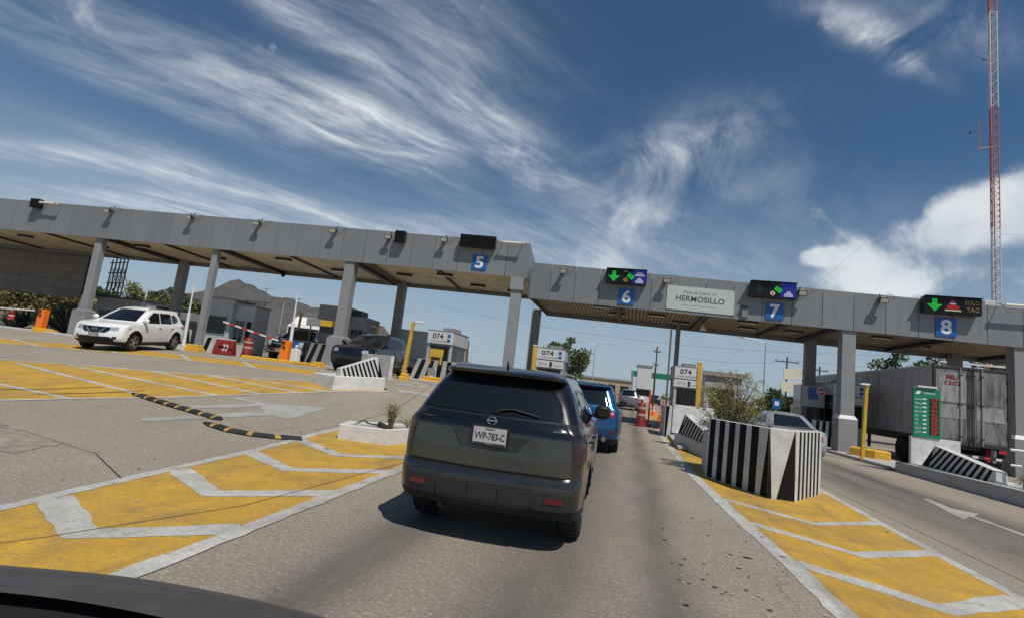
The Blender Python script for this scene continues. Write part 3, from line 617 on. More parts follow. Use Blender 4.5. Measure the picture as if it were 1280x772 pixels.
def signal(x, z, kind, label):
    t = thing('lane_signal', label, 'signal', (x, 24, z), .0, 'electronic lane signals')
    w = 1.86 if kind != 8 else 2.0
    hs = MB().box(-w/2, w/2, -.34, -.05, -.34, .34).build('housing', 'led_black', t, bevel=.008)
    MB().box(-w/2-.01, w/2+.01, -.46, -.30, .342, .357).build('visor', 'led_black', t)
    def shape(name, pts, m, off=.352): return MB().prism(pts, -off, -off+.006).build(name, m, t)
    # pixel grid of the matrix: fine dark grille standing in front of the lit shapes
    mb = MB()
    for i in range(int(w/.06)): mb.box(-w/2+.03+i*.06, -w/2+.036+i*.06, -.360, -.354, -.32, .32)
    for j in range(10): mb.box(-w/2+.01, w/2-.01, -.360, -.354, -.3+j*.066, -.294+j*.066)
    tag(mb.build('pixel_grille', 'led_black', t), 'fine dark grille over the lamps', kind='stuff')
    ax = -w/2+.36
    if kind == 7:
        shape('unlit_arrow', [(ax-.07, .22), (ax+.07, .22), (ax+.07, -.02), (ax+.2, -.02), (ax, -.24), (ax-.2, -.02), (ax-.07, -.02)], 'led_dim_green')
    else:
        shape('green_arrow', [(ax-.09, .25), (ax+.09, .25), (ax+.09, .02), (ax+.27, .02), (ax, -.27), (ax-.27, .02), (ax-.09, .02)], 'led_green')
    if kind in (6, 7):
        bx = w/2-.32
        MB().box(bx-.30, bx+.30, -.3505, -.346, -.325, .325).build('blue_field', 'led_blue', t)
        shape('car_icon', [(bx-.17, -.28), (bx+.17, -.28), (bx+.17, -.16), (bx+.11, -.14), (bx+.07, -.05), (bx-.07, -.05), (bx-.11, -.14), (bx-.17, -.16)], 'led_pale', .358)
        MB().prism([(bx-.24, .05), (bx+.24, .05), (bx+.10, .22), (bx-.10, .22)], -.358, -.352).build('booth_icon', 'led_blue' if kind == 7 else 'led_pale', t)
        mb = MB().lathe([(.10, 0), (.10, .006)], 18, Matrix.Translation((-.02, -.352, -.16)) @ Matrix.Rotation(R(90), 4, 'X')); mb.build('coin_icon', 'led_amber' if kind == 6 else 'led_cream', t)
        mt = Matrix.Translation((.20, -.3495, .02)) @ Matrix.Rotation(R(38), 4, 'Y')
        MB().box(-.15, .15, -.004, .004, -.10, .10, mt).build('ticket_icon', 'led_green', t)
        MB().lathe([(.05, -.007), (.05, -.004)], 12, mt @ Matrix.Rotation(R(90), 4, 'X')).box(-.06, .06, -.009, -.005, -.012, .012, mt).build('ticket_mark', 'led_black', t)
        text('coin_mark', '$', .16, 'led_black', t, (-.02, -.36, -.16), depth=.001, bold=.004)
        if kind == 7:
            for xx in (0.05, .30): text('small_mark', 'x', .12, 'led_red', t, (xx-.05, -.356, .25), depth=.001)
        else: text('small_mark', 'MX', .11, 'led_pale', t, (-.04, -.356, .24), depth=.001)
    else:
        shape('truck_icon', [(-.22, -.14), (.22, -.14), (.22, -.02), (.12, .0), (.06, .2), (-.05, .22), (-.06, .02), (-.2, .0)], 'led_red')
        shape('bar_icon', [(-.12, .05), (.1, .05), (.1, .09), (-.12, .09)], 'led_pale', .358)
        shape('base_line', [(-.28, -.22), (.28, -.22), (.28, -.17), (-.28, -.17)], 'led_cream')
        text('led_text', 'SOLO', .22, 'led_amber', t, (.66, -.356, .15), depth=.001, width=.5)
        text('led_text', 'TAG', .26, 'led_amber', t, (.68, -.356, -.13), depth=.001, width=.42)
signal(-.52, 6.80, 6, 'lit signal with green arrow, coin, ticket and blue car above the 6')
signal(5.80, 6.64, 7, 'lit signal without a lit arrow, coin, ticket and blue field, above the 7')
signal(12.5, 6.48, 8, 'lit signal with green arrow, red truck and TAG text above the 8')
bn = thing('banner', 'white toll plaza banner reading HERMOSILLO on the lower fascia', 'banner', (2.84, 24, 6.02))
def zc(x): return -.0265*x
MB().hexa([(-1.46, -.03, -.56+zc(-1.46)), (1.46, -.03, -.56+zc(1.46)), (1.46, -.012, -.56+zc(1.46)), (-1.46, -.012, -.56+zc(-1.46))], [(-1.46, -.03, .55+zc(-1.46)), (1.46, -.03, .55+zc(1.46)), (1.46, -.012, .55+zc(1.46)), (-1.46, -.012, .55+zc(-1.46))]).build('sheet', 'banner', bn)
rt = (R(90), R(1.5), 0)
text('lettering', 'HERMOSILLO', .36, 'letter_green', bn, (0, -.034, .0), rt, .002, .004, 2.1)
text('lettering', 'Plaza de Cobro 151', .2, 'letter_grey', bn, (.0, -.034, .30), rt, .002, 0, 1.42)
MB().box(-.75, .75, -.034, -.031, -.315, -.30, Matrix.Rotation(R(1.5), 4, 'Y')).build('rule_line', 'letter_grey', bn)
mb = MB()
for x in (-1.44, 1.44):
    for z in (-.52, .5): mb.box(x-.02, x+.02, -.04, -.0, z-.02+zc(x), z+.02+zc(x))
mb.build('clip', 'galv', bn)
jb = thing('junction_box', 'small pale box with a black bar on the fascia left of the 7', 'box', (4.75, 24, 5.55))
MB().box(-.13, .13, -.12, 0, -.17, .14).build('case', 'fascia', jb, bevel=.01); MB().box(-.16, .1, -.17, -.02, .27, .31).build('bar', 'led_black', jb)
hl = thing('bell_lamp', 'white bell shaped lamp hanging under the lower canopy', 'lamp', (3.3, 26.0, 5.02))
MB().lathe([(.03, .2), (.05, .12), (.09, .06), (.15, -.08), (.16, -.12)], 16).build('shade', 'sign_white', hl, smooth=50); MB().tube((0, 0, .2), (0, 0, .5), .02).build('stem', 'dark_steel', hl)
cc = thing('security_camera', 'black dome camera hanging from the rear edge of the left canopy', 'camera', (-22.1, 27.6, 6.33))
MB().lathe([(.05, .12), (.13, .05), (.14, -.03), (.09, -.12), (.02, -.16)], 14).build('dome', 'gloss_black', cc, smooth=50); MB().tube((0, 0, .1), (0, 0, .32), .03).tube((.02, 0, .2), (.02, .3, .25), .02).build('arm', 'dark_steel', cc)
# ------------------------------------------------------------------ raised islands and kerbs
def island(name, pts, z0, z1, m, label=None, cat=None):
    o = MB().slab(pts, z0, z1).build(name, m, None, bevel=.02); return tag(o, label, cat) if cat else tag(o, None, kind='structure')
island('island', [(1.55, 16.0), (3.35, 16.0), (3.5, 30), (1.75, 30)], 0.02, .12, 'concrete')
island('island', [(8.55, 19.6), (10.2, 19.2), (10.4, 34), (8.3, 34), (8.3, 24)], -.02, .11, 'concrete')
island('island', [(-5.0, 20), (-3.1, 20), (-3.1, 30), (-5.0, 30)], -.02, .12, 'concrete')
island('island', [(-9.0, 18.6), (-7.2, 18.2), (-6.7, 30), (-8.9, 30)], .8, 1.03, 'concrete')
island('island', [(-17.0, 20.3), (-13.4, 20.3), (-13.0, 32), (-17.0, 32)], .8, 1.08, 'concrete')
island('island', [(-23.2, 21.0), (-19.2, 21.0), (-19.0, 32), (-23.2, 32)], .8, 1.06, 'concrete')
island('kerb', [(-40, 21.3), (-27.0, 20.0), (-27.0, 20.3), (-40, 21.6)], .8, 1.10, 'white_paint')
# ------------------------------------------------------------------ toll booths
def window(parent, x0, x1, y, z0, z1, axis='y', side=-1, m='window_dark', mull=0, name='window'):
    """framed pane on a wall that faces side*axis"""
    fr = MB(); t = .035
    def bx(mb, a, b, c, d, o0, o1):
        lo, hi = sorted((y+side*o0, y+side*o1))
        if axis == 'y': mb.box(a, b, lo, hi, c, d)
        else: mb.box(lo, hi, a, b, c, d)
    bx(fr, x0, x1, z0-t, z0, -.01, .03); bx(fr, x0, x1, z1, z1+t, -.01, .03); bx(fr, x0-t, x0, z0-t, z1+t, -.012, .032); bx(fr, x1, x1+t, z0-t, z1+t, -.012, .032)
    for k in range(mull): xm = x0+(x1-x0)*(k+1)/(mull+1); bx(fr, xm-.018, xm+.018, z0, z1, -.008, .028)
    f = fr.build(name, 'booth_dark', parent); g = MB(); bx(g, x0, x1, z0, z1, -.01, .012); g.build('pane', m, f); return f
def stripes_wall(t, x0, x1, y, z0, z1, n, lean=0, first=0, m='black_paint', wall='white_paint', th=.2, flare=0):
    """upright buffer wall with leaning black stripes, facing -y"""
    MB().hexa([(x0-flare, y, z0), (x1+flare*.4, y, z0), (x1+flare*.4, y+th, z0), (x0-flare, y+th, z0)], [(x0, y, z1), (x1, y, z1), (x1, y+th, z1), (x0, y+th, z1)]).build('buffer_wall', wall, t, bevel=.01)
    p = (x1-x0)/n; pb = (x1-x0+flare*1.4)/n
    for i in range(n):
        if (i+first) % 2: continue
        a, b = x0+p*i, x0+p*(i+1); c, d = x0-flare+pb*i, x0-flare+pb*(i+1)
        c, d = max(x0-flare, c-lean), max(x0-flare+.02, d-lean)
        MB().hexa([(c, y-.006, z0+.01), (d, y-.006, z0+.01), (d, y-.001, z0+.01), (c, y-.001, z0+.01)], [(a, y-.006, z1-.01), (b, y-.006, z1-.01), (b, y-.001, z1-.01), (a, y-.001, z1-.01)]).build('stripe', m, t)
def toll_booth(x0, x1, y0, y1, z0, zt, label, sign='074', row2=False, win=(.35, .72), buf=None, side=None, roofy=0):
    t = thing('toll_booth', label, 'toll booth', (x0, y0, z0), 0, 'toll booths under the canopies')
    w, d, h = x1-x0, y1-y0, zt-z0; zs = h-.54 if sign else h-.25; zw0 = h*win[0]; zw1 = zs-.06 if not row2 else zs-.42
    MB().box(0, w, 0, d, 0, zw0).build('wall', 'booth_grey', t, bevel=.01)
    for a, b in ((0, 0), (w-.09, 0), (0, d-.09), (w-.09, d-.09)): MB().box(a, a+.09, b, b+.09, zw0, zs).build('corner_post', 'booth_grey', t)
    window(t, .12, w-.12, .03, zw0+.02, zw1, mull=0); window(t, .14, d-.14, w-.03, zw0+.02, zw1, 'x', 1, mull=1); window(t, .14, d-.14, .03, zw0+.02, zw1, 'x', -1, mull=1)
    MB().box(.05, w-.05, .06, d-.06, zw0, zs).build('interior', 'window_dark', t)
    MB().box(.12, w*.55, -.05, .03, zw0-.02, zw0+.06).build('counter', 'galv', t)
    MB().box(-.04, w+.04, -.03, d+.05, zs, h).build('roof', 'booth_grey', t, bevel=.015)
    MB().box(-.06, w+.06, -.05, d+.07, h, h+.035).build('roof_edge', 'booth_dark', t)
    if sign:
        sg = MB().box(-.02, w+.02, -.075, -.03, zs+.02, h-.02).build('sign_board', 'board_white', t, bevel=.004)
        text('lettering', sign, .30, 'letter_dark', sg, (w*.40, -.079, zs+.33), depth=.002, bold=.006, width=w*.44)
        text('lettering', 'LINEA EXPRESS', .09, 'letter_grey', sg, (w*.45, -.079, zs+.12), depth=.002, width=w*.7)
        for q in (0, 1): MB().box(w*.80, w*.92, -.08, -.075, zs+.10+q*.20, zs+.24+q*.20).build('pictogram', 'sign_blue', sg)
    if row2:
        s2 = MB().box(-.02, w+.02, -.065, -.02, zs-.36, zs-.03).build('sign_board', 'board_white', t, bevel=.004)
        text('lettering', sign, .19, 'letter_grey', s2, (w*.26, -.069, zs-.20), depth=.002, width=w*.3)
        MB().box(w*.5, w*.6, -.07, -.065, zs-.32, zs-.08).build('pictogram', 'letter_dark', s2); MB().box(w*.66, w*.93, -.07, -.065, zs-.25, zs-.22).build('rule_line', 'letter_grey', s2)
    mb = MB().box(w*.35, w*.85, d*.3, d*.75, h+.035, h+.22); mb.build('air_conditioner', 'booth_dark', t, bevel=.01)
    if buf: stripes_wall(t, *buf)
    return t
b5 = toll_booth(-8.42, -7.33, 20.1, 22.0, .98, 3.12, 'toll booth with 074 on its roof board behind the yellow lamp post, over lane 5', buf=(-.25, 1.45, -.25, .02, .90, 9, .05, 1, 'black_paint', 'concrete', .2, .28))
b6 = toll_booth(-4.42, -3.10, 24.1, 26.2, .10, 3.12, 'toll booth with 074 board beside the short yellow post, behind the dark SUV', row2=True)
b7 = toll_booth(2.0, 3.12, 24.1, 26.3, .12, 2.92, 'toll booth with 074 board beside the striped wall of lane 7', row2=True, win=(.36, .7))
b8 = toll_booth(9.32, 10.6, 26.6, 29.0, .10, 3.05, 'toll booth half hidden by the thick column beside the trailer', row2=True, sign='074', win=(.34, .7), buf=(-.9, -.1, -.2, 0, 1.15, 6, .05, 1))
t = thing('canopy_box', 'raised grey box with a red and white octagon beside the booth of lane 8', 'cabinet', (8.5, 27.5, .1))
MB().box(0, .75, 0, .9, 1.75, 2.75).build('case', 'booth_grey', t, bevel=.01); MB().box(0, .2, .1, .8, 0, 1.75).build('leg', 'dark_steel', t); MB().box(.5, .6, .1, .8, 0, 1.75).build('leg', 'dark_steel', t)
MB().box(.02, .45, -.03, 0, 2.1, 2.7).build('panel', 'sign_blue', t)
MB().lathe([(.21, 0), (.21, .02)], 8, Matrix.Translation((.55, -.06, 2.52)) @ Matrix.Rotation(R(90), 4, 'X') @ Matrix.Rotation(R(22.5), 4, 'Z')).build('octagon', 'sign_white', t)
MB().lathe([(.165, 0), (.165, .02)], 8, Matrix.Translation((.55, -.066, 2.52)) @ Matrix.Rotation(R(90), 4, 'X') @ Matrix.Rotation(R(22.5), 4, 'Z')).build('octagon_face', 'red_reflective', t)
MB().box(.42, .68, -.092, -.087, 2.49, 2.55).build('bar', 'sign_white', t)
# plain grey booth with big dark window (left) : two blocks
t = thing('toll_booth', 'large plain grey booth with a big dark window in front of the mountain', 'toll booth', (-23.45, 23.4, 1.05), lrot, 'toll booths under the canopies')
MB().box(-.1, 1.75, 0, 1.8, 0, 2.95).build('wall', 'booth_grey', t, bevel=.02)
MB().box(1.76, 2.95, .25, 1.6, 0, 2.72).build('wall', 'booth_grey', t, bevel=.02)
MB().box(-.15, 1.8, -.05, 1.85, 2.95, 3.02).build('roof', 'booth_dark', t); MB().box(1.81, 3.0, .2, 1.65, 2.72, 2.79).build('roof', 'booth_dark', t)
window(t, .42, 1.5, 0, 1.0, 1.95); window(t, 1.88, 2.4, .25, .65, 1.85, mull=1, m='glass_mid'); window(t, 2.58, 2.85, .25, .85, 1.85)
rk = MB()
for i in range(9): rk.tube((1.75+i*.14, 1.0, 2.78), (1.62+i*.15, 1.2, 3.12), .018)
rk.tube((1.5, 1.1, 2.98), (3.0, 1.1, 2.94), .02).tube((1.5, 1.2, 3.1), (3.0, 1.2, 3.08), .02).build('antenna_rack', 'dark_steel', t)
MB().tube((2.75, 1.0, 2.75), (2.85, 1.0, 3.9), .028).tube((2.5, 1.0, 3.86), (3.3, 1.0, 3.94), .014).box(2.72, 2.86, .9, 1.1, 3.1, 3.3).build('antenna', 'white_steel', t)
stripes_wall(t, -.0, 1.1, -2.1, -.05, 1.0, 6, -.22, 1, 'black_paint', 'white_paint', .2, -.0)
# booth behind the tapered column
t = thing('toll_booth', 'tall dark grey booth partly behind the tapered column of lane 4', 'toll booth', (-17.1, 24.9, 1.05), lrot, 'toll booths under the canopies')
MB().box(0, 1.7, 0, 2.4, 0, 1.75).build('wall', 'booth_dark', t, bevel=.02); MB().box(-.08, 1.75, -.06, 2.5, 2.4, 3.3).build('roof', 'booth_dark', t, bevel=.02); MB().box(.06, 1.6, .06, 2.3, 1.7, 2.45).build('interior', 'window_dark', t)
MB().box(1.76, 2.75, .1, 2.0, 0, 2.85).build('wall', 'booth_dark', t, bevel=.02); window(t, 1.9, 2.55, .1, 1.1, 2.1, mull=2, m='glass_mid')
MB().box(1.85, 2.3, .2, 1.2, 2.85, 3.2).build('air_conditioner', 'led_black', t, bevel=.02)
# low hut and rack far left
t = thing('guard_hut', 'low grey hut with a dark opening behind the white car', 'hut', (-37.3, 28.0, .9), lrot)
MB().box(0, 3.3, 0, 4, 0, 2.95).build('wall', 'booth_grey', t, bevel=.02); MB().box(3.31, 7.5, .6, 4, 0, 2.5).build('wall', 'booth_dark', t, bevel=.02)
MB().box(-.08, 3.38, -.1, 4.1, 2.95, 3.03).build('roof', 'dark_steel', t)
window(t, .35, 2.6, 0, .3, 2.0, name='doorway'); MB().box(4.0, 5.4, .8, 2.4, 2.5, 2.75).build('air_conditioner', 'led_black', t)
t = thing('sign_frame', 'bare dark steel frame standing up on the low hut', 'frame', (-36.9, 28.6, 3.93), lrot-.25)
for i in range(5): MB().box(-.75+i*.42, -.68+i*.42, 0, .07, 0, 2.75+i*.12).build('post', 'dark_steel', t)
for k in range(4): MB().box(-.8, 1.0, -.02, .02, .25+k*.75, .32+k*.75, Matrix.Rotation(-.05, 4, 'Y')).build('rail', 'dark_steel', t)
mb = MB()
for i in range(4): mb.tube((-.7+i*.42, .03, .1), (-.3+i*.42, .03, 2.5), .02).tube((-.3+i*.42, .8, 0), (-.7+i*.42, .05, 2.2), .02)
mb.build('brace', 'dark_steel', t)

# ------------------------------------------------------------------ crash wedges
def wedge(label, loc, rz, w, ln, base_h, back_h, nose_h, panel_w, panel_h, face, n=9, nose_taper=.35, group='striped crash wedges'):
    """concrete plinth, sloping wedge with striped side, upright panel at its back; nose towards -y"""
    t = thing('crash_wedge', label, 'crash barrier', loc, rz, group); h = w/2; sg = face
    MB().hexa([(-h, 0, -.15), (h, 0, -.15), (h, ln, -.15), (-h, ln, -.15)], [(-h+.05, .06, base_h*.82), (h-.05, .06, base_h*.82), (h-.03, ln, base_h), (-h+.03, ln, base_h)]).build('plinth', 'white_paint', t, bevel=.03)
    wx = h*.62; xs = sg*(h-.08); xi = xs-sg*min(wx*1.3, .26)
    y0, y1 = ln*nose_taper*.35, ln*.80
    a, b = sorted((xs, xi))
    MB().hexa([(a, y0, base_h*.8), (b, y0, base_h*.8), (b, y1+ln*.14, base_h*.95), (a, y1+ln*.14, base_h*.95)], [(a, y0, nose_h), (b, y0, nose_h), (b, y1, back_h), (a, y1, back_h)]).build('wedge', 'white_paint', t, bevel=.01)
    for i in range(n):      # stripes on the side face
        u0, u1 = (i+.42)/n, (i+.92)/n
        f = lambda u, top: (xs+sg*.005, y0+(y1-y0)*u+(0 if top else (ln*.14*u+ln*.05)), (nose_h+(back_h-nose_h)*u-.01) if top else base_h*(.83+.13*u))
        g = lambda u, top: (xs+sg*.001,)+f(u, top)[1:]
        if i == n-1:
            u0, u1 = .955, 1.0; f2 = [(xs+sg*.005, y1+.005, back_h-.02), (xs+sg*.005, y1+ln*.145, base_h*.96), (xs+sg*.005, y1-ln*.02+ln*.09, base_h*.95)]
            mb = MB(); v = f2+[(p[0]-sg*.004, p[1], p[2]) for p in f2]; mb.add(v, [(0, 1, 2), (5, 4, 3), (0, 3, 4, 1), (1, 4, 5, 2), (2, 5, 3, 0)]); mb.build('stripe', 'black_paint', t); continue
        MB().hexa([f(u0, 0), f(u1, 0), g(u1, 0), g(u0, 0)], [f(u0, 1), f(u1, 1), g(u1, 1), g(u0, 1)]).build('stripe', 'black_paint', t)
    MB().box(-panel_w/2, panel_w/2, ln-.02, ln+.10, base_h*.9, panel_h).build('upright_panel', 'white_paint', t, bevel=.01)
    return t
wedge('white crash wedge with black stripes at the end of the yellow hatched band', (-8.97, 13.65, .60), R(-31), 1.55, 1.75, .46, 1.06, .60, 1.8, 1.16, 1, 10)
wedge('small white crash wedge with thin black stripes behind the big striped block', (2.86, 13.9, .02), R(12), 1.15, 3.7, .40, 1.02, .5, 1.3, 1.27, -1, 12)
wr = wedge('long white crash wedge with black stripes under the green tariff board', (9.60, 14.3, .02), R(3), 1.15, 4.35, .34, .98, .60, 1.36, 1.17, -1, 11, .75)
kw = MB().hexa([(8.50, 19.15, -.03), (8.74, 19.15, -.03), (9.2, 9.0, -.03), (8.94, 9.0, -.03)], [(8.52, 19.13, .32), (8.72, 19.13, .32), (9.18, 9.0, .38), (8.96, 9.0, .38)]).build('kerb_wall', 'concrete', None, bevel=.02)
tag(kw, 'low pale concrete kerb wall running along the right lane under the wedge', 'kerb')
island('planting_strip', [(8.98, 9), (13.2, 9), (12.2, 19.0), (8.72, 19.0)], -.02, .16, 'concrete')

# big striped block: folded wall around a planting pit
t = thing('striped_block', 'large folded white wall block with bold black stripes before the booth of lane 7', 'barrier')
P_ = [(1.66, 11.25), (2.42, 9.66), (2.86, 9.72), (3.72, 11.15)]; H_ = 1.17
cxx, cyy = 2.7, 11.3
inn = [(x+(cxx-x)*.16, y+(cyy-y)*.16) for x, y in P_]
for i in range(3):
    a, b, c, d = P_[i], P_[i+1], inn[i+1], inn[i]
    MB().slab([a, b, c, d], -.01, H_+(.0, .004, .002)[i]).build('wall', 'white_paint', t, bevel=.012)
MB().slab([P_[3], (3.55, 12.9), (1.8, 12.9), P_[0], inn[0], (2.0, 12.7), (3.35, 12.7), inn[3]], -.01, .85).build('wall', 'white_paint', t, bevel=.01)
MB().slab([inn[0], inn[1], inn[2], inn[3], (3.35, 12.7), (2.0, 12.7)], .3, .7).build('soil', 'dirt', t)
def face_strip(p, q, u0b, u1b, u0t, u1t, z0=.012, z1=H_-.006, m='black_paint'):
    d = Vector((q[0]-p[0], q[1]-p[1])); n = Vector((d.y, -d.x)).normalized()
    def pt(u, z, o): return (p[0]+d.x*u+n.x*o, p[1]+d.y*u+n.y*o, z)
    MB().hexa([pt(u0b, z0, .0055), pt(u1b, z0, .0055), pt(u1b, z0, .001), pt(u0b, z0, .001)], [pt(u0t, z1, .0055), pt(u1t, z1, .0055), pt(u1t, z1, .001), pt(u0t, z1, .001)]).build('stripe', m, t)
for a, b in ((.045, .13), (.215, .30), (.385, .475), (.56, .65), (.745, .84)): face_strip(P_[0], P_[1], a-.02, b-.015, a+.0, b+.01)
face_strip(P_[0], P_[1], .90, .997, .988, .994)
face_strip(P_[1], P_[2], .003, .16, .0, .006); face_strip(P_[1], P_[2], .34, .997, .93, .95)
for k in range(6): a = .10+k*.145; face_strip(P_[2], P_[3], a, a+.062, a, a+.062)

# striped wall at the foot of booth 7
t = thing('striped_wall', 'tall white and black striped wall behind the small crash wedge of lane 7', 'barrier', (1.45, 20.6, .1))
stripes_wall(t, 0.02, .95, 0, -.1, 1.08, 7, .06, 0, 'black_paint', 'white_paint', .25, .0)
MB().box(-.0, .018, .0, 2.6, -.1, 1.07).build('side_wall', 'booth_grey', t)
# concrete planter with weeds, nearest on the left
t = thing('planter', 'low white concrete planter holding dry weeds, left of the dark SUV', 'planter')
q = [(-5.16, 8.66), (-4.25, 8.90), (-3.75, 10.9), (-5.35, 9.35)]; ctr = Vector((-4.5, 9.45))
qi = [(x+(ctr.x-x)*.2, y+(ctr.y-y)*.2) for x, y in q]
for i in range(4):
    j = (i+1) % 4; MB().slab([q[i], q[j], qi[j], qi[i]], -.02, .29+.003*(i % 2)).build('side', 'white_paint', t, bevel=.015)
MB().slab(qi, 0, .235).build('soil', 'dirt', t)
hose = thing('hose', 'black pipe end with a bent cable lying on the white planter', 'hose')
MB().path([(-5.02, 9.05, .31), (-4.9, 9.12, .36), (-4.78, 9.05, .33), (-4.6, 9.02, .33), (-4.45, 9.0, .34)], .014, 6).build('cable', 'rubber', hose)
MB().tube((-4.52, 8.99, .35), (-4.33, 8.93, .32), .055, .045, 10).build('pipe', 'rubber', hose, smooth=40)

# ------------------------------------------------------------------ speed bumps
def speed_bump(pts, label):
    t = thing('speed_bump', label, 'speed bump', (0, 0, 0), 0, 'rubber speed bumps')
    tot = sum(math.dist(a, b) for a, b in zip(pts, pts[1:])); cuts = [0]
    while cuts[-1] < tot-.1: cuts.append(min(tot, cuts[-1]+(.10 if len(cuts) % 2 == 0 else .34)))
    n = len(cuts)-1; w = .125
    def at(s):
        for a, b in zip(pts, pts[1:]):
            l = math.dist(a, b)
            if s <= l or b is pts[-1]: k = s/l; return (a[0]+(b[0]-a[0])*k, a[1]+(b[1]-a[1])*k), Vector(((b[0]-a[0])/l, (b[1]-a[1])/l))
            s -= l
    prof = [(-w, .004), (-w*.75, .028), (-w*.35, .045), (w*.35, .045), (w*.75, .028), (w, .004)]
    for i in range(n):
        yel_ = i % 2 == 1
        mb = MB(); rows = []
        for s in (cuts[i]+.003, cuts[i+1]-.003):
            (x, y), d = at(s); nn = Vector((-d.y, d.x)); k = .35 if (i == 0 and s < .02) or (i == n-1 and s > tot-.02) else 1
            rows.append([(x+nn.x*o*k-d.x*o*.35, y+nn.y*o*k-d.y*o*.35, gz(x, y)+.012+h*(k if k < 1 else 1)) for o, h in prof])
        mb.add(rows[0]+rows[1], [(j, j+1, 7+j, 6+j) for j in range(5)]+[(0, 1, 2, 3, 4, 5), (6, 7, 8, 9, 10, 11)])
        mb.build('yellow_segment' if yel_ else 'black_segment', 'bump_yellow' if yel_ else 'rubber', t, smooth=35)
speed_bump([(-10.92, 9.42), (-9.2, 8.86), (-7.42, 8.32)], 'upper black and yellow speed bump, crossing towards the hatched band')
speed_bump([(-7.42, 7.90), (-6.5, 7.62), (-5.95, 7.68), (-5.42, 8.0)], 'lower bent black and yellow speed bump, ending at the chevron island')

# ------------------------------------------------------------------ gates, posts, drums, cones
def gate(loc, rz, boom, lab, labb, rise=0, red=True):
    g = thing('barrier_gate', lab, 'gate', loc, rz, 'orange barrier gates')
    MB().hexa([(-.2, -.17, 0), (.2, -.17, 0), (.2, .17, 0), (-.2, .17, 0)], [(-.2, -.15, 1.0), (.2, -.15, 1.0), (.2, .17, 1.0), (-.2, .17, 1.0)]).build('cabinet', 'orange_steel', g, bevel=.03)
    MB().box(-.26, .26, -.25, .25, -.14, 0.0).build('foot', 'yellow_paint', g, bevel=.02); MB().box(-.05, .05, -.19, -.16, .6, .72).build('lock_plate', 'dark_steel', g)
    n = 9; L_ = boom/n; m4 = Matrix.Translation((-.1, -.22, .90)) @ Matrix.Rotation(rise, 4, 'Y')
    b = MB().box(-.2, .12, -.04, .04, -.06, .06, m4).build('boom_clamp', 'dark_steel', g)
    for i in range(n): MB().box(-.2-L_*(i+1), -.2-L_*i-.002, -.02, .02, -.034, .034, m4).build('boom_segment', 'red_reflective' if i % 2 and red else 'reflective', b)
    return g
gate((-15.75, 20.75, 1.03), lrot, 3.0, 'orange barrier gate with a red and white boom beside the dark pickup', None, R(11.5))
gate((-31.9, 21.3, 1.24), lrot, 4.5, 'orange barrier gate with its boom out at the far left', None, R(-2), False)
o = MB().slab([(-17.1, 19.55), (-14.6, 19.85), (-13.75, 19.55), (-13.95, 20.3), (-17.1, 20.2)], .85, 1.14).build('kerb_block', 'yellow_paint', None, bevel=.03); tag(o, 'long yellow kerb block under the orange gate by the pickup', 'kerb')
def yblock(x, y, z, w, d, h, lb, rz=lrot):
    t = thing('base_block', lb, 'kerb', (x, y, z), rz); MB().box(-w/2, w/2, -d/2, d/2, -.05, h*.6).build('lower_step', 'yellow_paint', t, bevel=.03); MB().box(-w*.38, w*.38, -d*.35, d*.35, h*.6, h).build('upper_step', 'yellow_paint', t, bevel=.03); return t
yblock(-20.75, 20.6, .98, .8, .5, .36, 'stepped yellow block beside the white pole of lane 3')
yblock(-30.2, 20.5, 1.0, 1.3, .4, .2, 'flat yellow block between the far left gate and the column')
yblock(-8.3, 18.0, .96, .36, .36, .26, 'orange yellow footing block of the yellow lamp post of lane 5')
yblock(-7.55, 18.9, .96, .9, .4, .24, 'yellow kerb block at the foot of the striped booth wall of lane 5', 0)
yblock(-13.55, 20.2, .98, .5, .5, .25, 'pale yellow end block right of the long yellow kerb', 0)
o = MB().slab([(8.62, 22.9), (9.25, 22.3), (9.75, 22.2), (9.9, 22.9), (9.0, 23.6)], .05, .42).build('kerb_block', 'yellow_paint', None, bevel=.04); tag(o, 'yellow block at the foot of the column beside the trailer', 'kerb')
drape('yellow_marking', [(8.45, 23.8), (8.62, 22.0), (8.5, 19.3), (9.3, 19.3), (9.7, 21.5), (9.2, 23)], 'mark_yellow', .117)
def lamp_post(loc, h, lb, lean=(0, 0), w=.085, arm=.34, side=1):
    t = thing('lamp_post', lb, 'post', loc, 0, 'yellow posts along the lanes'); a, b = lean
    MB().hexa([(-w, -w, 0), (w, -w, 0), (w, w, 0), (-w, w, 0)], [(a-w, b-w, h), (a+w, b-w, h), (a+w, b+w, h), (a-w, b+w, h)]).build('post', 'yellow_steel', t, bevel=.008)
    if arm:
        MB().tube((a, b, h-.06), (a+side*arm, b-.1, h+.02), .018).build('arm', 'galv', t)
        MB().box(a+side*(arm-.16), a+side*(arm+.14), b-.2, b-.02, h-.05, h+.02).build('lamp', 'sign_white', t, bevel=.02)
    else: MB().box(a-w-.01, a+w+.01, b-w-.01, b+w+.01, h, h+.04).build('cap', 'sign_white', t)
lamp_post((-8.42, 18.1, 1.1), 2.12, 'tall yellow post with a white lamp left of the 074 booth of lane 5', (.12, 0), .06)
lamp_post((-8.5, 26.0, 1.0), 2.25, 'thin yellow lamp post right of the 074 booth of lane 5', (-.12, 0), .06, .2, -1)
lamp_post((-13.95, 26.0, 1.0), 2.5, 'thin yellow lamp post seen above the black SUV', (-.1, 0), .06, .22, -1)
lamp_post((-19.2, 26, 1.0), 2.9, 'thin yellow lamp post left of the orange gate against the mountain', (.1, 0), .055, .22, -1)
lamp_post((-29.0, 26.5, 1.0), 2.1, 'thin yellow lamp post between the canopy columns behind the white car', (.05, 0), .055, .25, -1)
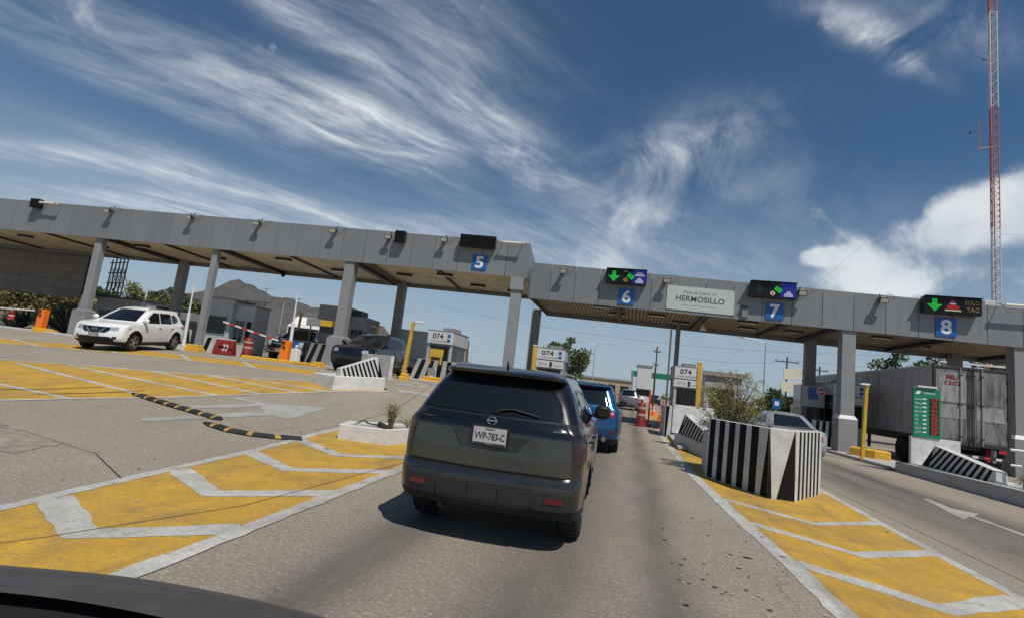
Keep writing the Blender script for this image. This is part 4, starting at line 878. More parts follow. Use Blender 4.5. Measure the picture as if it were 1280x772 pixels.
lamp_post((-4.08, 22, .1), 2.95, 'short yellow post beside the 074 booth behind the dark SUV roof', (-.06, 0), .085, 0)
lamp_post((2.53, 20.0, .1), 2.80, 'yellow post in front of the 074 booth of lane 7', (-.02, 0), .075, 0)
lamp_post((8.47, 21.4, .0), 2.82, 'tall yellow post with white tip standing before the trailer', (.1, 0), .055, .12, -1)
def white_pole(loc, h1, h2, lb, lean=-.03):
    t = thing('antenna_pole', lb, 'pole', loc, 0, 'white slim poles at the gates')
    MB().tube((0, 0, 0), (lean*h1, 0, h1), .085, .075, 12).build('lower_tube', 'white_steel', t, smooth=40); MB().tube((lean*h1, 0, h1-.02), (lean*h2, 0, h2), .042, .034, 10).build('upper_tube', 'white_steel', t, smooth=40)
    MB().box(-.1, .1, -.1, .1, -.02, .3).build('foot', 'white_steel', t, bevel=.01); return t
wp = white_pole((-21.15, 20.35, .98), 1.85, 3.25, 'slim white pole between the white car and the stepped yellow block')
copy_thing(wp, (-15.95, 21.3, 1.05), None, 'slim white pole rising behind the orange gate beside the pickup')
t = thing('pole_base', 'blue collar box at the foot of the white pole behind the orange gate', 'box', (-15.75, 21.2, 1.75)); MB().box(-.2, .2, -.15, .15, 0, .28).build('case', 'sign_blue', t, bevel=.02)
tt = thing('white_pole', 'bare white pole leaning behind the white car roof', 'pole', (-33.9, 28.5, 1.0), 0); MB().tube((0, 0, 0), (.3, 0, 4.1), .06, .05).build('tube', 'white_steel', tt)
tt = thing('white_pole', 'bare white pole among the agaves by the far left gate', 'pole', (-31.2, 22.4, 1.0), 0); MB().tube((0, 0, 0), (.25, 0, 2.35), .055, .05).build('tube', 'white_steel', tt)
t = thing('bollard', 'white box bollard with a round lamp right of the orange gate', 'bollard', (-15.15, 20.7, 1.08)); MB().box(-.17, .17, -.15, .15, 0, .62).build('body', 'white_steel', t, bevel=.03); MB().lathe([(.10, .62), (.12, .68), (.08, .78), (.02, .82)], 12).build('lamp', 'galv', t, smooth=50)
t = thing('bollard', 'white box bollard before the striped wall of the 074 booth of lane 5', 'bollard', (-7.75, 19.3, 1.0)); MB().box(-.15, .15, -.12, .12, 0, .55).build('body', 'white_steel', t, bevel=.03); MB().box(-.13, -.03, -.13, -.12, .08, .22).build('hatch', 'dark_steel', t)
t = thing('payment_sign', 'small yellow board on two legs in front of the 074 booth of lane 5', 'board', (-7.5, 18.9, 1.8)); MB().box(-.3, .28, -.05, .03, .18, .5).build('board', 'yellow_steel', t, bevel=.02)
for x in (-.24, .22): MB().box(x-.03, x+.03, -.04, .02, -.1, .18).build('leg', 'yellow_steel', t)
t = thing('payment_sign', 'amber board on tall legs behind the orange gate of the pickup lane', 'board', (-15.2, 23.0, 1.08), lrot); MB().box(-.45, .55, -.05, .03, 1.95, 2.25).build('board', 'yellow_steel', t); MB().box(-1.2, -.47, -.05, .03, 1.9, 2.28).build('board', 'booth_dark', t)
for x in (-.95, .35): MB().box(x-.03, x+.03, -.03, .02, 0, 1.95).build('leg', 'dark_steel', t)
t = thing('striped_wall', 'white and black striped slanted buffer walls behind the orange gate', 'barrier', (-15.0, 22.2, 1.05), lrot)
stripes_wall(t, -.45, .55, 0, 0, 1.05, 5, .2, 1, 'black_paint', 'booth_dark', .25, .2)  # wall coloured dark grey to stand in for the shade it is in
t = thing('striped_wall', 'small slanted striped wall between the white car and the slim column', 'barrier', (-22.0, 22.3, 1.0), lrot); stripes_wall(t, 0, .5, 0, 0, .8, 2, .2, 1)
def drum(loc, lb, h=1.0, r=.24):
    t = thing('traffic_drum', lb, 'traffic drum', loc, 0, 'red traffic drums')
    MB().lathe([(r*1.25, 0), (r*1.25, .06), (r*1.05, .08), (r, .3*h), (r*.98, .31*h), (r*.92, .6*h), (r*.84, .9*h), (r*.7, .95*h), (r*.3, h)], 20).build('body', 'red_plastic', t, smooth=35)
    for z, k in ((.42, .985), (.70, .925)): MB().lathe([(r*k+.004, h*z), (r*(k-.03)+.004, h*(z+.10))], 20).build('band', 'dull_band', t, smooth=35)
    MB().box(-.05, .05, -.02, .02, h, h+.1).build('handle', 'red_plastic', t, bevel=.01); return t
d0 = drum((.68, 25.0, 0), 'tall dark red traffic drum standing in lane 6 past the blue car', 1.14, .22)
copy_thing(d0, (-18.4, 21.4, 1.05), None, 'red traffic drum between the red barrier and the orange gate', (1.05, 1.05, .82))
def cone(loc, lb, s=1):
    t = thing('traffic_cone', lb, 'traffic cone', loc, 0, 'orange traffic cones'); t.scale = (s, s, s)
    MB().box(-.18, .18, -.18, .18, 0, .035).build('base', 'cone_orange', t, bevel=.01); MB().lathe([(.13, .035), (.115, .1), (.025, .72), (.02, .74)], 16).build('cone', 'cone_orange', t, smooth=40)
    for z in (.3, .48): r = .115-.09*(z-.1)/.62; MB().lathe([(r+.004, z), (r-.009, z+.09)], 16).build('band', 'reflective', t, smooth=40)
    return t
c0 = cone((1.62, 24.4, 0), 'nearest orange cone at the corner of the lane 7 striped wall', 1.15)
copy_thing(c0, (1.95, 29.3, 0), None, 'second orange cone, just past the striped wall of lane 7'); copy_thing(c0, (2.1, 34.0, 0), None, 'third orange cone, behind the second and half hidden by it'); copy_thing(c0, (1.95, 40, 0), None, 'farthest orange cone on the yellow nose past the booths')
tt = thing('delineator', 'slim orange delineator post beside the drum in lane 6', 'post', (1.05, 25.6, 0)); MB().tube((0, 0, 0), (0, 0, 1.7), .045).build('tube', 'cone_orange', tt); MB().box(-.12, .12, -.12, .12, 0, .05).build('foot', 'rubber', tt)
tt = thing('delineator', 'small orange post with white band beside the far cones', 'post', (2.5, 38, 0)); MB().tube((0, 0, 0), (0, 0, 1.2), .06).build('tube', 'cone_orange', tt); MB().tube((0, 0, .7), (0, 0, .95), .065).build('band', 'reflective', tt)
t = thing('water_barrier', 'red plastic barrier with two pale chevrons before the grey booth', 'barrier', (-19.2, 20.85, 1.02), lrot)
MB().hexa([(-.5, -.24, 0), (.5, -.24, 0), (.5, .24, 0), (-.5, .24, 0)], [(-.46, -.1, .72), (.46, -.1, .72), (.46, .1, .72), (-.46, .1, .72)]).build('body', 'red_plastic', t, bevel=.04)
MB().box(-.44, .44, -.085, .085, .72, .76).build('top_rail', 'reflective', t)
for k in (0, 1):
    x = -.02+k*.16; MB().prism([(x, .18), (x+.07, .18), (x+.16, .34), (x+.07, .5), (x, .5), (x+.09, .34)], -.006, 0, Matrix.Translation((0, -.172, 0)) @ Matrix.Translation((0, 0, .34)) @ Matrix.Rotation(R(-11), 4, 'X') @ Matrix.Translation((0, 0, -.34))).build('chevron', 'reflective', t)
# tariff board
t = thing('tariff_board', 'green tariff board with red lit prices standing on the crash wedge', 'sign', (9.12, 18.62, 1.18), R(2))
MB().box(-.38, .38, -.04, .05, .0, 1.52).build('board', 'sign_green', t, bevel=.01)
text('lettering', 'TARIFAS', .085, 'sign_white', t, (.05, -.044, 1.38), depth=.001, width=.34); MB().prism([(-.33, 1.33), (-.22, 1.33), (-.16, 1.44), (-.27, 1.44)], -.045, -.041).build('emblem', 'sign_white', t)
rows = ['Autos', 'Motos', 'Bus 2', 'Bus 3', 'C2', 'C3', 'C4', 'C5-6', 'C7-9']; pr = ['117', '58', '217', '217', '229', '229', '442', '442', '549']
for i, (a, b) in enumerate(zip(rows, pr)):
    z = 1.18-i*.128; MB().box(.06, .32, -.046, -.041, z-.052, z+.052).build('display', 'led_black', t); text('price', b, .13, 'led_red', t, (.20, -.049, z), depth=.001, bold=.004, width=.17 if len(b) > 2 else .12)
    text('lettering', a, .085, 'sign_white', t, (-.34, -.043, z), depth=.001, align='LEFT'); MB().box(-.12, -.02, -.044, -.041, z-.01, z+.03).build('pictogram', 'sign_white', t)
for x in (-.25, .25): MB().box(x-.03, x+.03, .05, .1, -.02, 1.4).build('bracket', 'galv', t)
MB().box(-.28, .25, -.1, .02, 1.55, 1.60).build('lamp', 'tube', t)
# white railing, lower right edge
t = thing('railing', 'white tube railing at the right edge before the trailer doors', 'railing', (8.98, 14.0, .15), 0)
MB().path([(.25, 1.2, 1.05), (2.9, 1.0, 1.07)], .032, 10).path([(.25, 1.2, .68), (2.9, 1.0, .70)], .028, 10).build('rail', 'white_steel', t, smooth=40)
for x in (.5, 1.5, 2.5): MB().tube((x, 1.2-x*.075, 0), (x, 1.2-x*.075, 1.05), .03, n=10).build('post', 'white_steel', t, smooth=40)
t = thing('red_kerb', 'dark red painted low wall behind the small plant at the right edge', 'kerb', (0, 0, 0)); MB().hexa([(10.9, 16.0, .1), (12.6, 14.4, .1), (12.6, 14.7, .1), (10.9, 16.3, .1)], [(10.9, 16.0, .42), (12.6, 14.4, .42), (12.6, 14.7, .42), (10.9, 16.3, .42)]).build('wall', 'trailer_red', t, bevel=.02)
# ------------------------------------------------------------------ vehicles
class Shell:
    """car body as stacked plan outlines: (z, half width, rear y, front y, corner radius)"""
    def __init__(s, lv, cr=.10, cf=.22, rw=.36, axles=(-1.3, 1.35), wr=.33, taper=.05, flare=.02):
        s.lv = lv; s.cr = cr; s.cf = cf; s.ax = axles; s.wr = wr; s.arch = wr+.055; s.tp = taper; s.fl = flare
        s.Lh = max(max(-l[2], l[3]) for l in lv)
    def at(s, z):
        lv = s.lv
        if z <= lv[0][0]: return lv[0][1:]
        for a, b in zip(lv, lv[1:]):
            if z <= b[0]:
                t = (z-a[0])/(b[0]-a[0]); return tuple(a[i]+(b[i]-a[i])*t for i in range(1, 5))
        return lv[-1][1:]
    def k(s, y): return 1-s.tp*min(1, abs(y/s.Lh))**3
    def flr(s, y, z):
        f = 0
        for a in s.ax:
            d = math.hypot(y-a, z-s.wr)
            if d > s.arch*.8: f = max(f, s.fl*max(0, 1-((d-s.arch)/.16)**2))
        return f
    def rear(s, x, z):
        hw, yr, yf, r = s.at(z); k = s.k(yr); q = min(abs(x)/k, hw); y = yr+s.cr*(q/hw)**2
        if q > hw-r: y += r-math.sqrt(max(0, r*r-(q-hw+r)**2))
        return y
    def front(s, x, z):
        hw, yr, yf, r = s.at(z); k = s.k(yf); q = min(abs(x)/k, hw); y = yf-s.cf*(q/hw)**2
        if q > hw-r: y -= r-math.sqrt(max(0, r*r-(q-hw+r)**2))
        return y
    def side(s, y, z):
        hw, yr, yf, r = s.at(z); x = hw; y0 = yr+s.cr+r; y1 = yf-s.cf-r
        if y < y0: x = hw-r+math.sqrt(max(0, r*r-min(r, y0-y)**2))
        if y > y1: x = hw-r+math.sqrt(max(0, r*r-min(r, y-y1)**2))
        return x*s.k(y)+s.flr(y, z)
    def ring(s, z, NE=14, NC=6, NS=72):
        hw, yr, yf, r = s.at(z); pts = []
        def Y(x, f): return (yf-s.cf*(x/hw)**2) if f else (yr+s.cr*(x/hw)**2)
        e = hw-r
        for i in range(NE): x = -e+2*e*i/NE; pts.append((x, Y(x, 0)))
        for i in range(NC): a = -math.pi/2+math.pi/2*i/NC; pts.append((e+r*math.cos(a), Y(e, 0)+r+r*math.sin(a)))
        y0 = Y(e, 0)+r; y1 = Y(e, 1)-r
        for i in range(NS): pts.append((hw, y0+(y1-y0)*i/NS))
        for i in range(NC): a = math.pi/2*i/NC; pts.append((e+r*math.cos(a), y1+r*math.sin(a)))
        for i in range(NE): x = e-2*e*i/NE; pts.append((x, Y(x, 1)))
        for i in range(NC): a = math.pi/2+math.pi/2*i/NC; pts.append((-e+r*math.cos(a), y1+r*math.sin(a)))
        for i in range(NS): pts.append((-hw, y1+(y0-y1)*i/NS))
        for i in range(NC): a = math.pi+math.pi/2*i/NC; pts.append((-e+r*math.cos(a), y0+r*math.sin(a)))
        out = []
        for x, y in pts:
            xx = x*s.k(y)
            if abs(x) > hw*.93: xx += math.copysign(s.flr(y, z), x)
            out.append((xx, y, z))
        return out
    def body(s, parent, m, clad=None, clad_z=0, name='body', arch_trim=0, extra=None):
        zs = []
        for a, b in zip(s.lv, s.lv[1:]):
            n = max(1, math.ceil((b[0]-a[0])/.05)); zs += [a[0]+(b[0]-a[0])*i/n for i in range(n)]
        zs.append(s.lv[-1][0]); rings = [s.ring(z) for z in zs]; n = len(rings[0]); V = [p for r in rings for p in r]; inside = set()
        for i, p in enumerate(V):
            for a in s.ax:
                d = math.hypot(p[1]-a, p[2]-s.wr)
                if d < s.arch+.001 and abs(p[0]) > .4:
                    if d < s.arch-.045: inside.add(i)
                    elif d > .01: f = s.arch/d; V[i] = (p[0], a+(p[1]-a)*f, s.wr+(p[2]-s.wr)*f)
        groups = {'body': [], 'lower_cladding': [], 'roof_shell': []}
        for k in range(len(rings)-1):
            for i in range(n):
                j = (i+1) % n; f = (k*n+i, k*n+j, (k+1)*n+j, (k+1)*n+i)
                if sum(q in inside for q in f) >= 1: continue
                c = Vector((0, 0, 0))
                for q in f: c += Vector(V[q])/4
                cl = clad and (c.z < clad_z or (arch_trim and abs(c.x) > .5 and any(math.hypot(c.y-a, c.z-s.wr) < s.arch+arch_trim for a in s.ax)))
                groups['lower_cladding' if cl else 'roof_shell' if extra and c.z > extra else 'body'].append(f)
        top = len(V); hw, yr, yf, r = s.lv[-1][1:]; V.append((0, (yr+yf)/2, s.lv[-1][0]+.012))
        for i in range(n): groups['roof_shell' if extra else 'body'].append(((len(rings)-1)*n+i, (len(rings)-1)*n+(i+1) % n, top))
        for g, fs in groups.items():
            if not fs: continue
            use = sorted({q for f in fs for q in f}); mp = {q: i for i, q in enumerate(use)}
            mb = MB(); mb.v = [V[q] for q in use]; mb.f = [tuple(mp[q] for q in f) for f in fs]
            me = bpy.data.meshes.new(g); me.from_pydata(mb.v, [], mb.f); me.materials.append(M[m if g == 'body' else 'paint_black' if g == 'roof_shell' else clad])
            bm = bmesh.new(); bm.from_mesh(me); bmesh.ops.recalc_face_normals(bm, faces=bm.faces); bm.to_mesh(me); bm.free()
            for p in me.polygons: p.use_smooth = True
            me.set_sharp_from_angle(angle=R(32)); o = bpy.data.objects.new(name if g == 'body' else g, me); C.objects.link(o); o.parent = parent
        z0 = s.lv[0][0]; hw, yr, yf, r = s.lv[0][1:]
        u = MB().box(-hw+.03, hw-.03, yr+.15, yf-.25, z0+.01, z0+.05)
        for a in s.ax:
            u.box(-hw+.30, hw-.30, a-s.arch, a+s.arch, z0, z0+.55)
            for sg in (-1, 1):      # wheel well liner
                nseg = 14; mb = MB()
                for i in range(nseg+1):
                    t = math.pi*i/nseg; yy = a+s.arch*1.0*math.cos(t); zz_ = s.wr+s.arch*math.sin(t); xo = s.side(yy, zz_)-.012
                    mb.v += [(sg*xo, yy, zz_), (sg*(hw-.32), yy, zz_)]
                mb.f = [(2*i, 2*i+1, 2*i+3, 2*i+2) for i in range(nseg)]
                mb.build('wheel_well', 'seam', parent)
        u.build('underbody', 'seam', parent)
    def patch(s, name, m, parent, rows, face='rear', d=.004, nc=10, sd=1, smooth=30, th=.03, sub=1):
        """panel lying on the body skin; rows = (z, a, b); a,b = x on rear/front or y on the sides"""
        rr = []
        for r0, r1 in zip(rows, rows[1:]):
            n = max(1, math.ceil((r1[0]-r0[0])/.04))
            rr += [tuple(r0[q]+(r1[q]-r0[q])*i/n for q in range(3)) for i in range(n)]
        rr.append(rows[-1]); V = []; nr = len(rr)
        for lay in (d, -th):
            for z, a, b in rr:
                for c in range(nc+1):
                    u = a+(b-a)*c/nc
                    if face in ('rear', 'front'):
                        fn = s.rear if face == 'rear' else s.front; q = -1 if face == 'rear' else 1; e = .004
                        dm = (fn(u+e, z)-fn(u-e, z))/(2*e); dm = max(-6, min(6, dm)); l = math.hypot(1, dm); V.append((u-q*dm/l*lay, fn(u, z)+q*lay/l, z))
                    else: V.append((sd*(s.side(u, z)+lay), u, z))
        w = nc+1; F = [(k*w+c, k*w+c+1, (k+1)*w+c+1, (k+1)*w+c) for k in range(nr-1) for c in range(nc)]; o = nr*w
        for c in range(nc): F += [(c, c+1, o+c+1, o+c), ((nr-1)*w+c, (nr-1)*w+c+1, o+(nr-1)*w+c+1, o+(nr-1)*w+c)]
        for k in range(nr-1): F += [(k*w, (k+1)*w, o+(k+1)*w, o+k*w), (k*w+nc, (k+1)*w+nc, o+(k+1)*w+nc, o+k*w+nc)]
        mb = MB(); mb.v = V; mb.f = F; return mb.build(name, m, parent, smooth=smooth)
    def wheels(s, parent, w=.22, x=None, rim='alloy', spokes=5, dark=False):
        hw = max(l[1] for l in s.lv[:6]); x = x or hw-.03-w/2; r = s.wr
        for a in s.ax:
            for sg in (-1, 1):
                ty = MB().lathe([(r*.66, -w/2), (r*.9, -w/2), (r*.985, -w*.4), (r, -w*.25), (r, w*.25), (r*.985, w*.4), (r*.9, w/2), (r*.66, w/2)], 36, None, 'X', False)
                for i in range(36): an = i/36*2*math.pi; ty.box(-w*.36, w*.36, -.006, .006, r-.002, r+.006, Matrix.Rotation(an, 4, 'X'))
                t = ty.build('tyre', 'tyre', parent, smooth=35, loc=(sg*x, a, r+.004))
                rm = MB().lathe([(r*.66, sg*(w*.5-.005)), (r*.67, sg*w*.46), (r*.60, sg*w*.30), (r*.5, sg*w*.1), (.02, sg*w*.1)], 30, None, 'X', False)
                rm.build('barrel', 'black_alloy', t, smooth=40)
                q = MB()
                for i in range(spokes):
                    for da in (-.13, .13):
                        mt = Matrix.Rotation(2*math.pi*i/spokes+.3+da, 4, 'X'); xo = sg*w*.46; xi = sg*w*.36
                        a0, a1 = sorted((xo, xo-sg*.03)); q.hexa([(a0, -.022-abs(da)*.02, .04), (a1, -.022-abs(da)*.02, .04), (a1, .022, .04), (a0, .022, .04)], [(a0, -.026, r*.65), (a1, -.026, r*.65), (a1, .026, r*.65), (a0, .026, r*.65)], mt)
                q.lathe([(r*.635, sg*w*.42), (r*.67, sg*w*.42), (r*.67, sg*w*.49), (r*.635, sg*w*.49)], 32, None, 'X', False); q.lathe([(.075, sg*w*.3), (.075, sg*w*.47), (.03, sg*w*.50)], 16, None, 'X')
                q.build('rim', rim, t, smooth=30)
    def mirrors(s, parent, y, z, m='gloss_black', k=1):
        for sg in (-1, 1):
            x = s.side(y, z-.02); h = MB(); mt = Matrix.Translation((sg*(x+.13), y, z+.06)) @ Matrix.Scale(k, 4)
            h.lathe([(.02, -.10), (.075, -.085), (.095, -.03), (.095, .04), (.06, .09), (.015, .105)], 14, mt @ Matrix.Rotation(R(90), 4, 'Y') @ Matrix.Scale(.8, 4, (0, 1, 0)))
            o = h.build('side_mirror', m, parent, smooth=60); MB().tube((sg*(x-.03), y, z), (sg*(x+.09), y, z+.03), .022).build('mirror_stalk', 'black_plastic', o)
            MB().box(sg*(x+.13)-.075, sg*(x+.13)+.075, y-.088, y-.078, z+.01, z+.11).build('mirror_glass', 'glass_dark', o)
    def seamline(s, parent, rows_list, w=.007):
        for sd in (-1, 1):
            for pts in rows_list:
                mb = MB()
                for (y0, z0), (y1, z1) in zip(pts, pts[1:]):
                    n = max(1, int(math.hypot(y1-y0, z1-z0)/.05)); dx = Vector((y1-y0, z1-z0)).normalized(); nn = Vector((-dx.y, dx.x))*w/2
                    for i in range(n):
                        q = []
                        for t in (i/n, (i+1)/n):
                            y, z = y0+(y1-y0)*t, z0+(z1-z0)*t
                            for g in (-1, 1): yy, zz_ = y+nn.x*g, z+nn.y*g; q.append((sd*(s.side(yy, zz_)+.0022), yy, zz_))
                        mb.add(q, [(0, 1, 3, 2)])
                mb.build('door_seam', 'seam', parent)
    def handles(s, parent, ys, z, m):
        for sd in (-1, 1):
            for y in ys: x = s.side(y, z); MB().box(sd*x-.004 if sd > 0 else sd*x-.034, sd*x+.034 if sd > 0 else sd*x+.004, y-.10, y+.10, z-.014, z+.014).build('door_handle', m, parent, bevel=.01)
def plate(parent, x, y, z, txt, rear=True, tilt=0):
    sg = -1 if rear else 1; p = MB().box(-.155, .155, -.006, .006, -.076, .076).build('licence_plate', 'plate', parent, loc=(x, y, z)); p.rotation_euler = (tilt, 0, 0 if rear else R(180))
    MB().box(-.175, .175, -.002, .008, -.095, .095).build('plate_frame', 'gloss_black', p)
    text('lettering', txt, .085, 'letter_dark', p, (0, -.008, .0), depth=.0008, bold=.0015, width=.28)
    text('lettering', 'SONORA', .022, 'letter_dark', p, (0, -.008, .062), depth=.0008); MB().box(-.15, .15, -.009, -.006, -.078, -.058).build('bottom_band', 'letter_dark', p)
    text('lettering', 'MEXICO', .016, 'plate', p, (0, -.011, -.068), depth=.0006)
def emblem(parent, x, y, z, r=.055, m='chrome', face=-1):
    mb = MB()
    for i in range(24):
        a0, a1 = 2*math.pi*i/24, 2*math.pi*(i+1)/24
        mb.tube((r*1.12*math.cos(a0), 0, r*.95*math.sin(a0)), (r*1.12*math.cos(a1), 0, r*.95*math.sin(a1)), r*.12, n=6, caps=False)
    mb.box(-r*1.3, r*1.3, -.006, .006, -r*.16, r*.16); return mb.build('emblem', m, parent, loc=(x, y, z), smooth=40)

# --- the dark SUV right in front
sh = Shell([(.27, .80, -1.93, 1.95, .12), (.31, .85, -2.04, 2.08, .14), (.40, .872, -2.10, 2.14, .16), (.56, .885, -2.12, 2.16, .17), (.64, .885, -2.10, 2.16, .17), (.67, .885, -2.075, 2.15, .17), (.80, .888, -2.07, 2.12, .16), (.92, .885, -2.06, 2.08, .15),
    (1.02, .868, -2.055, 1.92, .14), (1.055, .85, -2.045, 1.45, .14), (1.085, .825, -2.03, 1.02, .14), (1.14, .805, -1.985, .92, .15), (1.30, .742, -1.88, .60, .16), (1.44, .672, -1.78, .30, .17), (1.50, .635, -1.72, .14, .18),
    (1.515, .63, -1.86, .10, .17), (1.545, .615, -1.87, .0, .17), (1.575, .575, -1.78, -.12, .18), (1.60, .50, -1.55, -.3, .2), (1.612, .38, -1.3, -.5, .22)], cr=.10, cf=.25, axles=(-1.28, 1.36), wr=.335, taper=.045, flare=.022)
t = thing('car', 'dark grey crossover waiting straight ahead in lane 6, its tail to the viewer', 'car', (-1.245, 6.60, 0), R(1.8))
sh.body(t, 'paint_charcoal', 'black_plastic', .40, arch_trim=.055, extra=1.13)
sh.patch('rear_window', 'glass_dark', t, [(1.15, -.66, .66), (1.18, -.70, .70), (1.22, -.705, .705), (1.40, -.64, .64), (1.47, -.60, .60), (1.49, -.56, .56)], d=.006, nc=16)
sh.patch('tail_band', 'gloss_black', t, [(1.015, -.83, .83), (1.06, -.80, .80), (1.10, -.73, .73), (1.125, -.70, .70)], d=.010, nc=20)
for sg in (-1, 1):
    o = sh.patch('tail_lamp', 'tail_dark', t, [(.80, sg*.79, sg*.868), (.84, sg*.755, sg*.87), (1.0, sg*.735, sg*.862), (1.06, sg*.74, sg*.835)], d=.016, nc=14)
    sh.patch('lens_strip', 'skid_grey', o, [(1.060, sg*.56, sg*.68), (1.070, sg*.56, sg*.68)], d=.0155, nc=8)
    for zq in (.86, .91, .96): sh.patch('light_bar', 'lamp_bar_red', o, [(zq, sg*.765, sg*.862), (zq+.012, sg*.765, sg*.862)], d=.0175, nc=8)
    sh.patch('tail_lamp_side', 'tail_dark', o, [(.86, -1.95, -1.80), (.97, -1.98, -1.70), (1.05, -1.95, -1.78)], face='side', sd=sg, d=.008, nc=8)
    sh.patch('reflector', 'reflector_red', t, [(.455, sg*.55, sg*.70), (.50, sg*.55, sg*.70)], d=.022, nc=4)
    sh.patch('bumper_insert', 'skid_grey', t, [(.39, sg*.46, sg*.74), (.43, sg*.44, sg*.80), (.56, sg*.42, sg*.80), (.59, sg*.44, sg*.76)], d=.014, nc=8)
    MB().tube((sg*.56, -1.35, 1.60), (sg*.56, -.1, 1.61), .013).tube((sg*.56, -1.35, 1.60), (sg*.555, -1.55, 1.575), .013).tube((sg*.56, -.1, 1.61), (sg*.555, .1, 1.56), .013).build('roof_rail', 'alloy', t)
    # side glass: strip with black pillars
    sh.patch('side_window', 'glass_dark', t, [(1.10, -.42, .42), (1.18, -.45, .55), (1.36, -.52, .28), (1.45, -.56, .02)], face='side', sd=sg, d=.005, nc=14)
    sh.patch('side_window', 'glass_dark', t, [(1.10, -1.22, -.50), (1.18, -1.26, -.53), (1.36, -1.30, -.60), (1.45, -1.28, -.64)], face='side', sd=sg, d=.005, nc=12)
    sh.patch('quarter_window', 'glass_dark', t, [(1.15, -1.48, -1.34), (1.22, -1.62, -1.34), (1.34, -1.62, -1.36), (1.42, -1.55, -1.36)], face='side', sd=sg, d=.005, nc=6)
    sh.patch('door_pillar', 'gloss_black', t, [(1.10, -.49, -.43), (1.45, -.63, -.57)], face='side', sd=sg, d=.007, nc=3)
    sh.patch('sill_trim', 'skid_grey', t, [(.33, -.80, .88), (.36, -.80, .88)], face='side', sd=sg, d=.02, nc=12)
sh.patch('bumper_insert', 'skid_grey', t, [(.37, -.38, .38), (.40, -.42, .42), (.50, -.44, .44), (.54, -.42, .42)], d=.024, nc=14)
sh.patch('tailgate_seam', 'seam', t, [(.650, -.74, .74), (.668, -.745, .745)], d=.003, nc=20)
for sg in (-1, 1): sh.patch('tailgate_seam', 'seam', t, [(.66, sg*.738, sg*.752), (.72, sg*.752, sg*.766), (.80, sg*.75, sg*.762)], d=.004, nc=2)
for sg in (-1, 1): sh.patch('bumper_crease', 'black_plastic', t, [(.585, sg*.42, sg*.84), (.60, sg*.30, sg*.85)], d=.006, nc=8)
for a, b, z in ((-.14, -.132, 0), (.132, .14, 0)): sh.patch('bumper_seam', 'seam', t, [(.375, a, b), (.535, a, b)], d=.026, nc=2)
# plate recess: the tailgate skin stands proud on both sides and below it
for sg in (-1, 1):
    sh.patch('tailgate_panel', 'paint_charcoal_sheen', t, [(.835, sg*.262, sg*.735), (.99, sg*.37, sg*.725)], d=.020, nc=12, smooth=20)
sh.patch('tailgate_panel', 'paint_charcoal_sheen', t, [(.685, -.735, .735), (.70, -.742, .742), (.835, -.735, .735)], d=.020, nc=24, smooth=20)
plate(t, 0, sh.rear(0, .955)-.016, .955, 'VVP-783-C', tilt=R(-3))
emblem(t, 0, sh.rear(0, 1.085)-.024, 1.095, .036)
wi = MB().path([(.02, sh.rear(0, 1.19)-.03, 1.185), (.16, sh.rear(.16, 1.215)-.03, 1.212), (.42, sh.rear(.42, 1.175)-.025, 1.172)], .010); wi.lathe([(.03, 0), (.03, .03)], 12, Matrix.Translation((.02, sh.rear(0, 1.18)-.0, 1.185)) @ Matrix.Rotation(R(90), 4, 'X')); wi.build('rear_wiper', 'black_plastic', t)
MB().hexa([(-.012, -1.62, 1.595), (.012, -1.62, 1.595), (.016, -1.50, 1.6), (-.016, -1.50, 1.6)], [(-.004, -1.66, 1.66), (.004, -1.66, 1.66), (.005, -1.62, 1.662), (-.005, -1.62, 1.662)]).build('antenna_fin', 'gloss_black', t)
MB().tube((-.40, -1.85, .29), (-.40, -2.02, .285), .026, n=14).build('exhaust_pipe', 'black_alloy', t, smooth=40)
t.children[0]; sh.patch('brake_lamp', 'tail_dark', t, [(1.50, -.16, .16), (1.512, -.16, .16)], d=.004, nc=4)
sh.patch('windscreen', 'glass_dark', t, [(1.13, -.70, .70), (1.30, -.66, .66), (1.48, -.58, .58)], face='front', d=.004, nc=14)
sh.patch('grille', 'gloss_black', t, [(.45, -.55, .55), (.9, -.62, .62)], face='front', d=.008, nc=10)
for sg in (-1, 1): sh.patch('headlamp', 'lamp_clear', t, [(.84, sg*.5, sg*.78), (.92, sg*.48, sg*.78)], face='front', d=.01, nc=6)
sh.mirrors(t, .62, 1.12, 'black_plastic', 1.05); sh.handles(t, (-.42, -1.16+.1), .93, 'paint_charcoal')
sh.seamline(t, [[(.72, .42), (.72, .9), (.52, 1.08)], [(-.46, .42), (-.46, 1.09)], [(-1.30, 1.08), (-1.25, .78), (-.95, .42)]]); sh.wheels(t, .225, rim='alloy')

